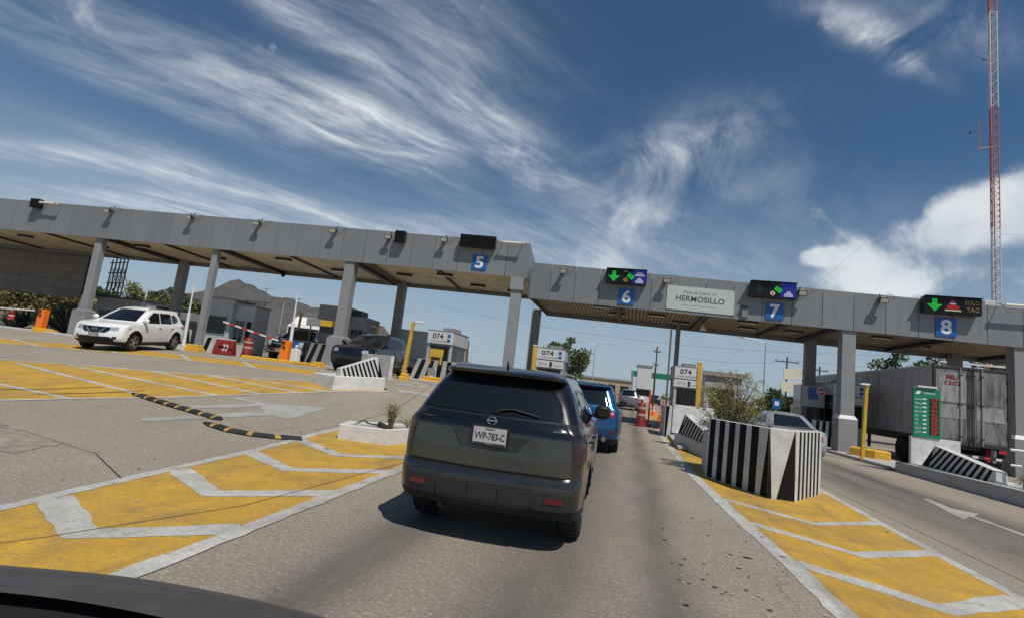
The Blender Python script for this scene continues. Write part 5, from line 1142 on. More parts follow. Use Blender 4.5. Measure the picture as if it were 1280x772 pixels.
def suv(name, label, loc, rz, pm, L_=4.6, Wd=1.84, H=1.70, wr=.35, dark_rear=True, clad='black_plastic', lamp='tail_red', light_front=True, cz=.36, trim=.05, group=None, txt='', rails=True, rearspec=None):
    h = Wd/2; a = L_/2; k = H/1.70
    s = Shell([(.22*k, h-.14, -a+.22, a-.22, .12), (.32*k, h-.04, -a+.09, a-.08, .16), (.46*k, h-.01, -a+.03, a, .2), (.62*k, h, -a, a-.01, .2), (.80*k, h, -a+.03, a-.05, .2), (.92*k, h-.01, -a+.06, a-.10, .2), (1.0*k, h-.025, -a+.08, a-.25, .18),
        (1.05*k, h-.04, -a+.09, a-.62, .18), (1.09*k, h-.07, -a+.11, a-1.02, .18), (1.14*k, h-.11, -a+.14, a-1.12, .18), (1.36*k, h-.19, -a+.26, a-1.52, .18), (1.54*k, h-.26, -a+.37, a-1.88, .18), (1.58*k, h-.28, -a+.40, a-2.0, .18),
        (1.59*k, h-.285, -a+.27, a-2.05, .18), (1.62*k, h-.31, -a+.27, a-2.15, .18), (1.66*k, h-.37, -a+.42, a-2.3, .2), (1.69*k, h-.48, -a+.75, a-2.5, .22), (1.70*k, h-.60, -a+1.1, a-2.7, .2)], cr=.10, cf=.28, axles=(-a+.93, a-.93), wr=wr, taper=.05, flare=.02)
    t = thing(name, label, 'car', loc, rz, group); s.body(t, pm, clad, cz*k, arch_trim=trim)
    g = 'glass_dark'
    s.patch('windscreen', g, t, [(1.13*k, -h+.19, h-.19), (1.36*k, -h+.26, h-.26), (1.58*k, -h+.36, h-.36)], face='front', nc=14)
    s.patch('rear_window', g, t, [(1.15*k, -h+.17, h-.17), (1.36*k, -h+.25, h-.25), (1.55*k, -h+.33, h-.33)], nc=14, d=.006)
    if txt: plate(t, 0, s.rear(0, .86*k)-.012, .86*k, txt)
    for sg in (-1, 1):
        s.patch('side_window', g, t, [(1.09*k, -.22, a-1.32), (1.16*k, -.24, a-1.42), (1.40*k, -.30, a-1.83), (1.52*k, -.32, a-2.05)], face='side', sd=sg, nc=12)
        s.patch('side_window', g, t, [(1.10*k, -1.10, -.29), (1.40*k, -1.16, -.36), (1.52*k, -1.14, -.38)], face='side', sd=sg, nc=10)
        s.patch('quarter_window', g, t, [(1.14*k, -1.45, -1.17), (1.24*k, -1.66, -1.19), (1.40*k, -1.62, -1.22), (1.48*k, -1.48, -1.21)], face='side', sd=sg, nc=6)
        s.patch('tail_lamp', lamp, t, [(.84*k, sg*(h-.13), sg*(h-.03)), (.92*k, sg*(h-.34), sg*(h-.03)), (1.02*k, sg*(h-.36), sg*(h-.05)), (1.06*k, sg*(h-.2), sg*(h-.09))], d=.012, nc=8)
        s.patch('tail_lamp_side', lamp, t, [(.90*k, -a+.27, -a+.40), (1.02*k, -a+.3, -a+.62)], face='side', sd=sg, d=.008, nc=4)
        s.patch('headlamp', 'lamp_clear', t, [(.76*k, sg*(h-.42), sg*(h-.10)), (.83*k, sg*(h-.46), sg*(h-.06)), (.89*k, sg*(h-.40), sg*(h-.05))], face='front', d=.012, nc=8)
        s.patch('headlamp_side', 'lamp_clear', t, [(.82*k, a-.52, a-.44), (.88*k, a-.72, a-.46)], face='side', sd=sg, d=.008, nc=4)
        s.patch('fog_lamp', 'gloss_black', t, [(.44*k, sg*(h-.38), sg*(h-.16)), (.54*k, sg*(h-.34), sg*(h-.14))], face='front', d=.01, nc=5)
        s.patch('reflector', 'reflector_red', t, [(.5*k, sg*(h-.27), sg*(h-.16)), (.60*k, sg*(h-.22), sg*(h-.15))], d=.012, nc=3)
        if rails: MB().tube((sg*(h-.36), -a+.75, 1.68*k), (sg*(h-.36), a-2.3, 1.69*k), .016).tube((sg*(h-.36), -a+.75, 1.68*k), (sg*(h-.36), -a+.6, 1.64*k), .016).tube((sg*(h-.36), a-2.3, 1.69*k), (sg*(h-.36), a-2.15, 1.64*k), .016).build('roof_rail', 'black_plastic', t)
    s.patch('grille', 'gloss_black', t, [(.66*k, -.34, .34), (.74*k, -.46, .46), (.87*k, -.48, .48)], face='front', d=.010, nc=10)
    s.patch('lower_grille', 'black_plastic', t, [(.36*k, -.60, .60), (.42*k, -.62, .62), (.52*k, -.5, .5)], face='front', d=.010, nc=10)
    s.patch('rear_bumper_lip', 'skid_grey', t, [(.32*k, -.5, .5), (.42*k, -.6, .6)], d=.012, nc=10)
    s.seamline(t, [[(a-1.28, .42), (a-1.28, .95*k), (a-1.34, 1.08*k)], [(-.25, .42), (-.25, 1.08*k)], [(-1.14, 1.08*k), (-1.12, .85*k), (-.98, .5)]]); s.handles(t, (-.14, -1.02), .95*k, pm)
    s.mirrors(t, a-1.42, 1.12*k, pm if pm != 'paint_blue' else 'black_plastic'); s.wheels(t, .23)
    return t, s, k
def settle(t, wb=1.39, tr=.78):      # rest the four wheels on the sloping ground
    rz = t.rotation_euler.z; x, y = t.location.x, t.location.y; f = (-math.sin(rz), math.cos(rz)); r = (math.cos(rz), math.sin(rz))
    z = {(a, b): gz(x+f[0]*wb*a+r[0]*tr*b, y+f[1]*wb*a+r[1]*tr*b) for a in (-1, 1) for b in (-1, 1)}
    dy = (z[1, 1]+z[1, -1]-z[-1, 1]-z[-1, -1])/2/(2*wb); dx = (z[1, 1]+z[-1, 1]-z[1, -1]-z[-1, -1])/2/(2*tr)
    t.rotation_euler = (math.atan(dy), -math.atan(dx), rz); t.location.z = sum(z.values())/4+.004
t, s, k = suv('car', 'bright blue SUV waiting ahead of the dark SUV in lane 6', (-1.07, 14.55, 0), R(1.0), 'paint_blue', 4.6, 1.88, 1.66, .36, lamp='tail_red', txt='VUB-204-A')
MB().tube((.56, -2.2, .36), (.56, -2.33, .355), .055, n=16).build('exhaust_pipe', 'chrome', t, smooth=40); MB().tube((-.56, -2.2, .36), (-.56, -2.33, .355), .055, n=16).build('exhaust_pipe', 'chrome', t, smooth=40)
s.patch('brake_lamp', 'tail_red', t, [(1.555*k, -.25, .25), (1.578*k, -.25, .25)], d=.008, nc=6)
for sg in (-1, 1): s.patch('lens', 'tail_clear', t, [(.955*k, sg*.58, sg*.74), (.995*k, sg*.58, sg*.74)], d=.016, nc=4)
t, s, k = suv('car', 'white SUV heading the other way past the far left column', (-20.05, 16.85, .90), R(199), 'paint_white', 4.64, 1.84, 1.74, .36, clad='black_plastic', cz=.37, trim=.045)
settle(t); emblem(t, 0, s.front(0, .8)+.02, .80, .07); plate(t, 0, s.front(0, .58)+.016, .585, 'VYA-118-B', rear=False)
for sg in (-1, 1): s.patch('grille_chrome', 'chrome', t, [(.68, sg*.12, sg*.18), (.86, sg*.30, sg*.36)], face='front', d=.016, nc=3)
tb = suv('car', 'glossy black SUV behind the left crash wedge, seen between the columns', (-11.1, 20.5, .98), R(184), 'paint_black', 4.7, 1.9, 1.76, .37, clad='black_plastic')[0]; settle(tb)
# --- silver sedan in lane 7
s = Shell([(.2, .72, -2.08, 2.1, .12), (.28, .80, -2.2, 2.22, .16), (.42, .85, -2.28, 2.30, .2), (.58, .862, -2.30, 2.30, .2), (.75, .862, -2.27, 2.22, .2), (.88, .855, -2.24, 2.0, .2), (.965, .835, -2.21, 1.5, .2), (.99, .81, -2.14, 1.25, .2), (1.01, .77, -1.78, 1.02, .2),
    (1.05, .73, -1.62, .92, .2), (1.2, .655, -1.3, .55, .2), (1.34, .59, -1.0, .2, .2), (1.40, .55, -.85, .02, .2), (1.435, .47, -.7, -.12, .2), (1.45, .33, -.55, -.2, .18)], cr=.12, cf=.25, axles=(-1.35, 1.33), wr=.315, taper=.05, flare=.015)
t = thing('car', 'silver sedan in lane 7 partly hidden by the striped block', 'car', (5.12, 19.35, 0), R(-1)); s.body(t, 'paint_silver')
s.patch('rear_window', 'glass_dark', t, [(1.02, -.66, .66), (1.2, -.58, .58), (1.37, -.49, .49)], nc=14, d=.005); s.patch('windscreen', 'glass_dark', t, [(1.05, -.66, .66), (1.2, -.58, .58), (1.38, -.49, .49)], face='front', nc=14)
for sg in (-1, 1):
    s.patch('tail_lamp', 'tail_red', t, [(.70, sg*.62, sg*.83), (.80, sg*.56, sg*.835), (.87, sg*.58, sg*.83)], d=.012, nc=6); s.patch('tail_lamp_side', 'tail_red', t, [(.74, -2.06, -1.92), (.86, -2.04, -1.86)], face='side', sd=sg, d=.008, nc=4)
    s.patch('side_window', 'glass_dark', t, [(1.03, -.28, .78), (1.2, -.3, .42), (1.35, -.32, .08)], face='side', sd=sg, nc=10); s.patch('side_window', 'glass_dark', t, [(1.03, -1.25, -.34), (1.2, -1.12, -.36), (1.34, -.86, -.38)], face='side', sd=sg, nc=10)
    s.patch('headlamp', 'lamp_clear', t, [(.6, sg*.5, sg*.78), (.72, sg*.48, sg*.78)], face='front', d=.012, nc=6)
s.seamline(t, [[(.9, .35), (.88, .98)], [(-.3, .35), (-.31, 1.0)], [(-1.2, .98), (-1.1, .55)]]); s.handles(t, (-.12, -1.0), .84, 'paint_silver'); s.mirrors(t, .8, 1.0, 'paint_silver', .9); s.wheels(t, .2)
MB().box(-.45, .45, -2.30, -2.285, .30, .38).build('bumper_insert', 'black_plastic', t); plate(t, 0, s.rear(0, .66)-.012, .66, 'WBR-77-31')

# --- pickup facing the gate
def pickup(label, loc, rz):
    t = thing('pickup_truck', label, 'pickup truck', loc, rz)
    s = Shell([(.35, .86, -2.6, 2.5, .1), (.5, .97, -2.75, 2.72, .12), (.9, .99, -2.8, 2.75, .12), (1.1, .98, -2.8, 2.66, .12), (1.18, .95, -2.78, 1.5, .12), (1.19, .94, -1.0, 1.3, .12), (1.25, .90, -.95, 1.15, .12), (1.75, .74, -.75, .35, .16), (1.84, .62, -.65, .2, .18)], cr=.04, cf=.16, axles=(-1.75, 1.75), wr=.4, taper=.04)
    s.body(t, 'paint_navy', 'black_plastic', .5, arch_trim=.04); s.patch('windscreen', 'glass_dark', t, [(1.26, -.78, .78), (1.74, -.62, .62)], face='front')
    s.patch('grille', 'gloss_black', t, [(.72, -.62, .62), (1.08, -.66, .66)], face='front', d=.012)
    s.patch('grille_bar', 'chrome', t, [(.86, -.6, .6), (.92, -.6, .6)], face='front', d=.03)
    s.patch('bumper', 'chrome', t, [(.46, -.85, .85), (.64, -.88, .88)], face='front', d=.04)
    for sg in (-1, 1): s.patch('headlamp', 'lamp_clear', t, [(.78, sg*.70, sg*.92), (1.06, sg*.68, sg*.93)], face='front', d=.015, nc=5); s.patch('side_window', 'glass_dark', t, [(1.26, -.7, .95), (1.70, -.6, .45)], face='side', sd=sg)
    s.mirrors(t, .95, 1.25, 'chrome', 1.3); s.wheels(t, .26); return t
pickup('dark navy pickup truck facing the orange barrier gate', (-18.2, 25.3, 1.0), R(180+18))
# --- white lorry cab behind it
t = thing('lorry', 'white lorry with a rounded roof fairing behind the pickup', 'lorry', (-23.3, 33.0, .75), R(180+22))
MB().hexa([(-1.2, 0, .5), (1.2, 0, .5), (1.2, 2.0, .5), (-1.2, 2.0, .5)], [(-1.15, .1, 2.75), (1.15, .1, 2.75), (1.15, 1.75, 2.75), (-1.15, 1.75, 2.75)]).build('cab', 'paint_white', t, bevel=.12)
MB().hexa([(-1.1, .1, 2.75), (1.1, .1, 2.75), (1.1, 1.6, 2.75), (-1.1, 1.6, 2.75)], [(-1.0, .1, 3.45), (1.0, .1, 3.45), (.95, .8, 3.4), (-.95, .8, 3.4)]).build('roof_fairing', 'paint_white', t, bevel=.18)
MB().hexa([(-1.05, 1.93, 1.55), (1.05, 1.93, 1.55), (1.05, 1.96, 1.55), (-1.05, 1.96, 1.55)], [(-1.02, 1.78, 2.55), (1.02, 1.78, 2.55), (1.02, 1.81, 2.55), (-1.02, 1.81, 2.55)]).build('windscreen', 'glass_dark', t)
MB().box(-1.0, 1.0, 1.98, 2.06, .45, 1.35).build('grille', 'black_plastic', t, bevel=.03); MB().box(-1.2, 1.2, -7.5, -.15, 1.0, 3.3).build('cargo_box', 'paint_white', t, bevel=.03)
for sg in (-1, 1):
    MB().box(sg*1.2-.01, sg*1.2+.01, .7, 1.6, 1.6, 2.4).build('side_window', 'glass_dark', t); MB().box(sg*.75-.2, sg*.75+.2, 2.0, 2.07, .55, .8).build('headlamp', 'lamp_clear', t)
    for y in (1.0, -4.8, -6.1): MB().lathe([(.3, -.15), (.48, -.14), (.5, 0), (.48, .14), (.3, .15)], 24, Matrix.Translation((sg*1.0, y, .5)), 'X').build('wheel', 'tyre', t, smooth=40)
# --- other lorry bits: white box lorry behind the black SUV, grey container lorry by booth 5
def boxlorry(label, loc, rz, m, w=2.5, l=7, h=3.6, cabm='paint_white'):
    t = thing('lorry', label, 'lorry', loc, rz); b = MB().box(-w/2, w/2, -l, 0, 1.0, h).build('cargo_box', m, t, bevel=.03)
    for i in range(int(l/.5)): MB().box(-w/2-.02, w/2+.02, -.3-i*.5, -.26-i*.5, 1.02, h-.02).build('rib', m, b)
    MB().box(-w/2+.1, w/2-.1, .1, 2.1, .5, 2.7).build('cab', cabm, t, bevel=.12); MB().box(-w/2+.2, w/2-.2, 2.09, 2.13, 1.5, 2.4).build('windscreen', 'glass_dark', t)
    for sg in (-1, 1):
        MB().box(sg*(w/2-.1)-.012, sg*(w/2-.1)+.012, .8, 1.7, 1.5, 2.3).build('side_window', 'glass_dark', t)
        for y in (1.1, -l+1.0, -l+2.2): MB().lathe([(.3, -.15), (.48, -.14), (.5, 0), (.48, .14), (.3, .15)], 24, Matrix.Translation((sg*(w/2-.2), y, .5)), 'X').build('wheel', 'tyre', t, smooth=40)
    for i in (-1, 1): MB().box(i*w/4-w/4+.04, i*w/4+w/4-.04, -l-.04, -l-.005, 1.08, h-.08).build('rear_door', m, b)
    return t
boxlorry('white box lorry seen behind the black SUV', (-23.6, 43, 1.0), R(20), 'paint_white', h=2.7)
boxlorry('grey container lorry with a white side left of the 074 booth of lane 5', (-15.9, 37, .95), R(16), 'board_white', w=2.2, h=2.9)

# --- the big trailer
t = thing('semi_trailer', 'dusty grey semi trailer with dented rear doors in lane 8', 'semi trailer', (12.45, 22.5, 0), R(-.5))
W2 = 1.22; bx = MB().box(-W2, W2, .06, 14.2, 1.12, 3.88).build('box', 'trailer_skin', t, bevel=.02)
for i in range(24): MB().box(-W2-.012, -W2+.0, .35+i*.58, .37+i*.58, 1.2, 3.82).build('side_rib', 'trailer_skin', bx)
MB().box(-W2-.02, -W2+.01, .05, 14.2, 3.80, 3.90).build('top_rail', 'galv', bx); MB().box(-W2-.02, -W2+.01, .05, 14.2, 1.08, 1.2).build('bottom_rail', 'dark_steel', bx)
fr = MB().box(-W2, -W2+.09, -.03, .06, 1.0, 3.9).box(W2-.09, W2, -.03, .06, 1.0, 3.9).box(-W2, W2, -.028, .06, 3.80, 3.91).box(-W2, W2, -.032, .06, 1.0, 1.13).build('door_frame', 'dark_steel', t, bevel=.01)
for sg in (-1, 1):
    dr = MB().box(min(sg*.01, sg*1.12), max(sg*.01, sg*1.12), -.012, .05, 1.14, 3.79).build('rear_door', 'trailer_door', t, bevel=.01)
    for z0, z1, m in ((1.2, 1.85, 'trailer_door'), (1.95, 2.45, 'trailer_dusty'), (2.55, 3.65, 'trailer_door' if sg > 0 else 'trailer_dusty')): MB().box(min(sg*.16, sg*1.03), max(sg*.16, sg*1.03), -.022, -.012, z0, z1).build('panel', m, dr, bevel=.01)
    for x in (.07, .34):
        MB().tube((sg*x, -.05, 1.05), (sg*x, -.05, 3.86), .018).build('lock_rod', 'galv' if x > .1 else 'dark_steel', dr)
        for z in (1.3, 2.5, 3.6): MB().box(sg*x-.05, sg*x+.05, -.07, -.012, z-.03, z+.03).build('rod_bracket', 'dark_steel', dr)
    for z in (1.5, 2.2, 2.9, 3.5): MB().box(sg*1.17-.05, sg*1.17+.05, -.05, -.02, z-.04, z+.04).build('hinge', 'dark_steel', dr)
text('lettering', 'ML', .23, 'trailer_red', t, (-.62, -.026, 3.50), depth=.002, bold=.012, width=.36); text('lettering', '1202', .21, 'trailer_red', t, (-.58, -.026, 3.27), depth=.002, bold=.008, width=.52)
text('lettering', 'FREIGHT', .26, 'trailer_dusty', t, (.58, -.024, 3.1), depth=.001, width=.75) if False else None
MB().box(-1.1, 1.1, -.02, .06, .58, .70).box(-.7, -.6, 0, .06, .7, 1.0).box(.6, .7, 0, .06, .7, 1.0).build('underride_guard', 'dark_steel', t)
for i in range(6): MB().box(-1.05+i*.36, -.87+i*.36, -.026, -.021, .60, .68).build('reflective_strip', 'red_reflective' if i % 2 == 0 else 'reflective', t)
for sg in (-1, 1):
    MB().box(sg*.8-.3, sg*.8+.3, .15, .17, .22, 1.0).build('mud_flap', 'rubber', t)
    for x in (.62, .8): MB().box(sg*x-.06, sg*x+.06, .14, .148, .5, .95).build('flap_marker', 'red_reflective' if x < .7 else 'reflective', t)
    MB().box(sg*.95-.12, sg*.95+.12, -.05, -.03, .86, .98).build('tail_lamp', 'tail_red', t)
    for y in (1.2, 2.45): MB().lathe([(.28, -.26), (.48, -.25), (.51, -.1), (.51, .1), (.48, .25), (.28, .26)], 28, Matrix.Translation((sg*.92, y, .52)), 'X').build('wheel', 'tyre', t, smooth=40)
MB().box(-.5, .5, .3, 13.8, .85, 1.1).build('chassis', 'dark_steel', t); MB().box(-.9, .9, .9, 2.8, .6, .7).build('axle_frame', 'dark_steel', t)
for sg in (-1, 1): MB().box(sg*.8-.06, sg*.8+.06, 10.3, 10.42, .1, 1.1).build('landing_leg', 'dark_steel', t)
t = thing('tractor_unit', 'dark tractor unit pulling the dusty trailer, beyond the booths', 'truck', (12.3, 35.0, 0))
MB().box(-1.2, 1.2, 2.2, 4.0, .9, 3.4).build('cab', 'paint_grey', t, bevel=.12); MB().box(-.9, .9, 4.0, 5.6, .8, 2.0).build('hood', 'paint_grey', t, bevel=.15); MB().box(-1.05, 1.05, 3.99, 4.03, 2.1, 3.0).build('windscreen', 'glass_dark', t); MB().box(-.45, .45, -1.5, 5.4, .6, .95).build('chassis', 'dark_steel', t)
for sg in (-1, 1):
    for y in (-.8, .45, 4.9): MB().lathe([(.28, -.2), (.48, -.19), (.51, 0), (.48, .19), (.28, .2)], 24, Matrix.Translation((sg*1.0, y, .52)), 'X').build('wheel', 'tyre', t, smooth=40)
# --- far traffic
def small_car(lb, loc, rz, pm, k=1.0):
    return suv('car', lb, loc, rz, pm, 4.5*k, 1.8, 1.6*k, .32, clad=None, rails=False, trim=0, group='cars far down the road')[0]
small_car('silver grey van driving away down lane 6, far past the booths', (.1, 48, 0), 0, 'paint_grey', 1.12)
small_car('dark car far down the road right of the silver grey van', (4.6, 92, 0), 0, 'paint_navy')
small_car('black car parked far ahead beyond the orange cones', (7.3, 74, 0), 0, 'paint_black', 1.05)
small_car('white car tiny in the distance between the two dark cars', (2.4, 110, 0), 0, 'paint_white')
# --- own bonnet, lower left
t = thing('own_car', 'dark dusty bonnet edge of the car the photo was taken from', 'car bonnet')
mb = MB(); edge = [(-2.0, .66), (-1.6, .755), (-1.25, .825), (-1.07, .885), (-.91, .925), (-.74, .942), (-.62, .95), (-.50, .948), (-.35, .935), (-.15, .90), (.1, .8)]
rows = [(0, 0, 0), (.012, -.012, 0), (-.03, .006, 0), (-.10, .014, 0), (-.2, .018, 0), (-.4, .01, 0)]
for dy, dz, _ in ((.0, -.05, 0), (.004, -.015, 0), (-.012, .0, 0), (-.05, .008, 0), (-.10, .011, 0), (-.16, .012, 0)):
    for x, y in edge: mb.v.append((x, y+dy, .995+dz+.012*math.cos((x+.7)*1.6)))
n = len(edge); mb.f = [(k*n+i, k*n+i+1, (k+1)*n+i+1, (k+1)*n+i) for k in range(5) for i in range(n-1)]
b = mb.build('bonnet', 'bonnet_paint', t, smooth=50); sb = b.modifiers.new('sub', 'SUBSURF'); sb.levels = 2; sb.render_levels = 2
mb = MB()
for dy, dz in ((-.09, -.012), (-.2, -.02), (-.75, -.05)):
    for x, y in edge: mb.v.append((x, y+dy, .995+dz+.012*math.cos((x+.7)*1.6)))
mb.f = [(k*n+i, k*n+i+1, (k+1)*n+i+1, (k+1)*n+i) for k in range(2) for i in range(n-1)]; mb.build('cowl', 'seam', t)
# ------------------------------------------------------------------ plants
def leaves(mb, c, r, n, size, flat=1.0, rnd=random, up=.3, asp=2.2):
    for _ in range(n):
        while True:
            v = Vector((rnd.uniform(-1, 1), rnd.uniform(-1, 1), rnd.uniform(-1, 1)))
            if .15 < v.length < 1: break
        v = v*(.55+.45*rnd.random()) if v.length < .6 else v
        p = Vector(c)+Vector((v.x*r[0], v.y*r[1], v.z*r[2]))
        a = Vector((rnd.uniform(-1, 1), rnd.uniform(-1, 1), rnd.uniform(-.6, 1)+up)).normalized(); b = a.cross(Vector((rnd.uniform(-1, 1), rnd.uniform(-1, 1), rnd.uniform(-1, 1)))).normalized()
        s = size*rnd.uniform(.6, 1.4); mb.add([p, p+a*s*asp*.5+b*s*.5, p+a*s*asp, p+a*s*asp*.5-b*s*.5], [(0, 1, 2, 3)])
def tree(label, loc, h, w, m, dens=1.0, seed=1, cat='tree', group=None, name='tree', trunk_h=.35, leaf=.14, clumps=22):
    rnd = random.Random(seed); t = thing(name, label, cat, loc, 0, group); tr = MB(); cr = MB(); fork = h*trunk_h
    tr.tube((0, 0, -.3), (rnd.uniform(-.1, .1)*h*.2, 0, fork), h*.028, h*.02, 8)
    for i in range(clumps):
        a = rnd.uniform(0, 6.28); rad = w*.5*math.sqrt(rnd.random()); z = fork+(h-fork)*(.1+.82*rnd.random()*(1-.35*(rad/(w*.5))**2)); c = (rad*math.cos(a), rad*math.sin(a), z)
        mid = Vector((c[0]*.45, c[1]*.45, fork+(z-fork)*.55)); tr.tube((0, 0, fork*.95), mid, h*.012, h*.008, 5, False); tr.tube(mid, c, h*.008, h*.003, 5, False)
        q = w*rnd.uniform(.10, .2); leaves(cr, c, (q, q, q*.7), int(95*dens), leaf, rnd=rnd)
    tr.build('trunk', 'bark', t); cr.build('crown', m, t); return t
G = 'trees and shrubs behind the plaza'
tree('feathery green tree right of the 074 booth behind the dark SUV', (-7.0, 57, .8), 6.2, 4.6, 'leaf_green', 1.3, 5, group=G, trunk_h=.2, leaf=.16, clumps=34)
for i, (x, y, h, w, m, lb) in enumerate(((-59, 34, 5.0, 9, 'leaf_olive', 'olive bush mass at the far left edge under the dark wall'), (-56, 37, 4.8, 8, 'leaf_olive', 'olive bush mass behind the agaves under the dark wall'), (-49.5, 33.5, 4.4, 6, 'leaf_olive', 'olive bush left of the far left column under the dark wall'),
    (-51, 37, 5.6, 4.5, 'leaf_green', 'green tree between the far left column and the low hut'), (-55.5, 46, 6.2, 7, 'leaf_olive', 'olive tree rising behind the steel frame'), (-51.5, 47, 6.4, 5, 'leaf_green', 'taller bushy tree above the roof of the low hut'), (-44.5, 41, 4.9, 5, 'leaf_olive', 'olive tree above the white car roof'),
    (-43, 42, 4.6, 5, 'leaf_green', 'green bush between white car and dark rear column'), (-40.5, 40, 3.2, 4, 'leaf_olive', 'low olive bush behind the yellow lamp post by the white car'))):
    tree(lb, (x, y, 1.0), h, w, m, 1.5, 20+i, group=G, trunk_h=.12, leaf=.16, clumps=34)
t = tree('small bush with yellow flowers beside the far left column', (-34.2, 29.0, 1.0), 2.6, 1.8, 'leaf_yellow', 1.0, 31, 'bush', name='bush', trunk_h=.1, leaf=.10, clumps=14)
for i, (x, y, h, w, lb) in enumerate(((21.5, 45, 8.2, 5.6, 'left one of the green trees above the trailer roof'), (25.8, 43, 8.8, 6.2, 'middle green tree above the trailer roof'), (30.6, 44, 9.2, 6.5, 'right green tree behind the trailer at the edge'), (13.9, 52, 3.3, 3.2, 'small round tree behind the blue road sign'))):
    tree(lb, (x, y, 0), h, w, 'leaf_green', 1.3, 50+i, group=G, trunk_h=.3, leaf=.15, clumps=30)
# desert shrubs beyond, too many and too small to tell apart
mb = MB(); rnd = random.Random(9)
for _ in range(420):
    x, y = (rnd.uniform(-260, -30), rnd.uniform(60, 300)) if rnd.random() < .7 else (rnd.uniform(14, 160), rnd.uniform(60, 300))
    s = rnd.uniform(.9, 2.4); leaves(mb, (x, y, s*.5), (s, s, s*.7), 26, .55, rnd=rnd)
tag(mb.build('scrub', 'leaf_olive'), 'low desert scrub spread over the plain behind the plaza', 'scrub', kind='stuff')
# agaves by the far left gate
def agave(label, loc, r, n, seed):
    t = thing('agave', label, 'plant', loc, 0, 'agaves by the left gate'); rnd = random.Random(seed)
    for i in range(n):
        a = i*2.4+rnd.uniform(-.2, .2); el = rnd.uniform(.25, 1.35); w = .09*r; d = Vector((math.cos(a)*math.cos(el), math.sin(a)*math.cos(el), math.sin(el))); s = Vector((-math.sin(a), math.cos(a), 0)); L_ = r*rnd.uniform(.8, 1.1)
        mid = d*L_*.5; tip = d*L_+Vector((0, 0, -.08*r)); nrm = d.cross(s)*.03*r
        MB().add([-s*w*.5, s*w*.5, mid+s*w, mid-s*w, tip, mid+nrm*1.4], [(0, 1, 5), (1, 2, 5), (2, 4, 5), (4, 3, 5), (3, 0, 5), (0, 3, 2, 1), (3, 4, 2)]).build('leaf', 'leaf_blue', t)
    return t
for i, (x, y, r, n, lb) in enumerate(((-34.6, 24.6, 2.3, 34, 'largest spiky agave, rising above the barrier boom'), (-37.0, 23.6, 1.5, 24, 'agave at the far left edge behind the boom'), (-32.9, 23.4, 1.5, 22, 'agave directly behind the orange gate cabinet'), (-31.0, 23.2, 1.45, 24, 'agave right of the orange gate cabinet'), (-29.7, 22.6, 1.2, 20, 'agave beside the plinth of the far left column'), (-36.0, 22.4, 1.0, 16, 'low agave under the boom at far left'))):
    agave(lb, (x, y, 1.0), r, n, 70+i)
t = thing('round_sign', 'small red and white sign hanging below the far left boom', 'sign', (-33.75, 21.0, 1.72), lrot)
MB().lathe([(.24, 0), (.24, .02)], 8, Matrix.Rotation(R(90), 4, 'X')).build('face', 'red_reflective', t); MB().box(-.14, .14, -.035, -.021, -.03, .03).build('bar', 'reflective', t); MB().path([(-.3, 0, .5), (0, 0, .2), (.3, 0, .5)], .012).build('hanger', 'galv', t)
# dry willowy bush in the pit of the striped block
def wisp(name, label, loc, h, spread, n, m, seed, leaf, cat='bush', nl=26, droop=.25):
    rnd = random.Random(seed); t = thing(name, label, cat, loc); st = MB(); lf = MB()
    for i in range(n):
        a = rnd.uniform(0, 6.28); k = math.sqrt(rnd.random())*spread; hh = h*rnd.uniform(.55, 1.0)*(1-.35*(k/spread)**2); p0 = Vector((k*.2*math.cos(a), k*.2*math.sin(a), 0)); p1 = Vector((k*.65*math.cos(a), k*.65*math.sin(a), hh*.65)); p2 = Vector((k*1.1*math.cos(a)+rnd.uniform(-.1, .1), k*1.1*math.sin(a), hh)); p3 = p2+Vector((math.cos(a)*droop, math.sin(a)*droop, -droop*.5))*rnd.random()
        st.tube(p0, p1, .012, .008, 4, False).tube(p1, p2, .008, .004, 4, False).tube(p2, p3, .004, .002, 4, False)
        for (q, r_) in ((p0, p1), (p1, p2), (p2, p3)):
            for _ in range(nl//3 if q is p0 else nl):
                p = q+(r_-q)*rnd.random()+Vector((rnd.gauss(0, .04), rnd.gauss(0, .04), rnd.gauss(0, .04))); d = Vector((rnd.uniform(-1, 1), rnd.uniform(-1, 1), rnd.uniform(-.8, .8))).normalized(); s_ = d.cross(Vector((rnd.uniform(-1, 1), rnd.uniform(-1, 1), 1))).normalized(); z = leaf*rnd.uniform(.6, 1.4)
                lf.add([p, p+d*z+s_*z*.22, p+d*z*2, p+d*z-s_*z*.22], [(0, 1, 2, 3)])
    st.build('stem', 'bark', t); lf.build('foliage', m, t); return t
wisp('bush', 'wispy dry yellow green bush growing out of the big striped block', (2.22, 11.95, .6), 1.75, .60, 62, 'leaf_dry', 3, .032, nl=34)
wisp('shrub', 'dense low olive foliage at the foot of the bush in the striped block', (2.35, 12.0, .6), .85, .68, 70, 'leaf_olive', 4, .030, nl=40)
wisp('weed', 'taller dry weed in the white planter', (-4.45, 9.35, .22), .72, .13, 18, 'leaf_dry', 5, .018, 'weed', 26, .06)
wisp('weed', 'sparse weed behind the taller one in the white planter', (-4.15, 9.6, .22), .36, .18, 12, 'leaf_dry', 6, .018, 'weed', 18, .06)
wisp('weed', 'weed next to the dark SUV in the white planter', (-3.85, 9.9, .22), .42, .14, 12, 'leaf_olive', 8, .018, 'weed', 20, .06)
wisp('shrub', 'small dry shrub on the planting strip before the trailer doors', (9.55, 14.9, .15), .62, .26, 22, 'leaf_olive', 12, .022, nl=26)
wisp('weed', 'thin dry stalk right of the small shrub by the white railing', (10.0, 14.6, .15), .4, .12, 5, 'leaf_dry', 13, .018, 'weed', 8, .05)
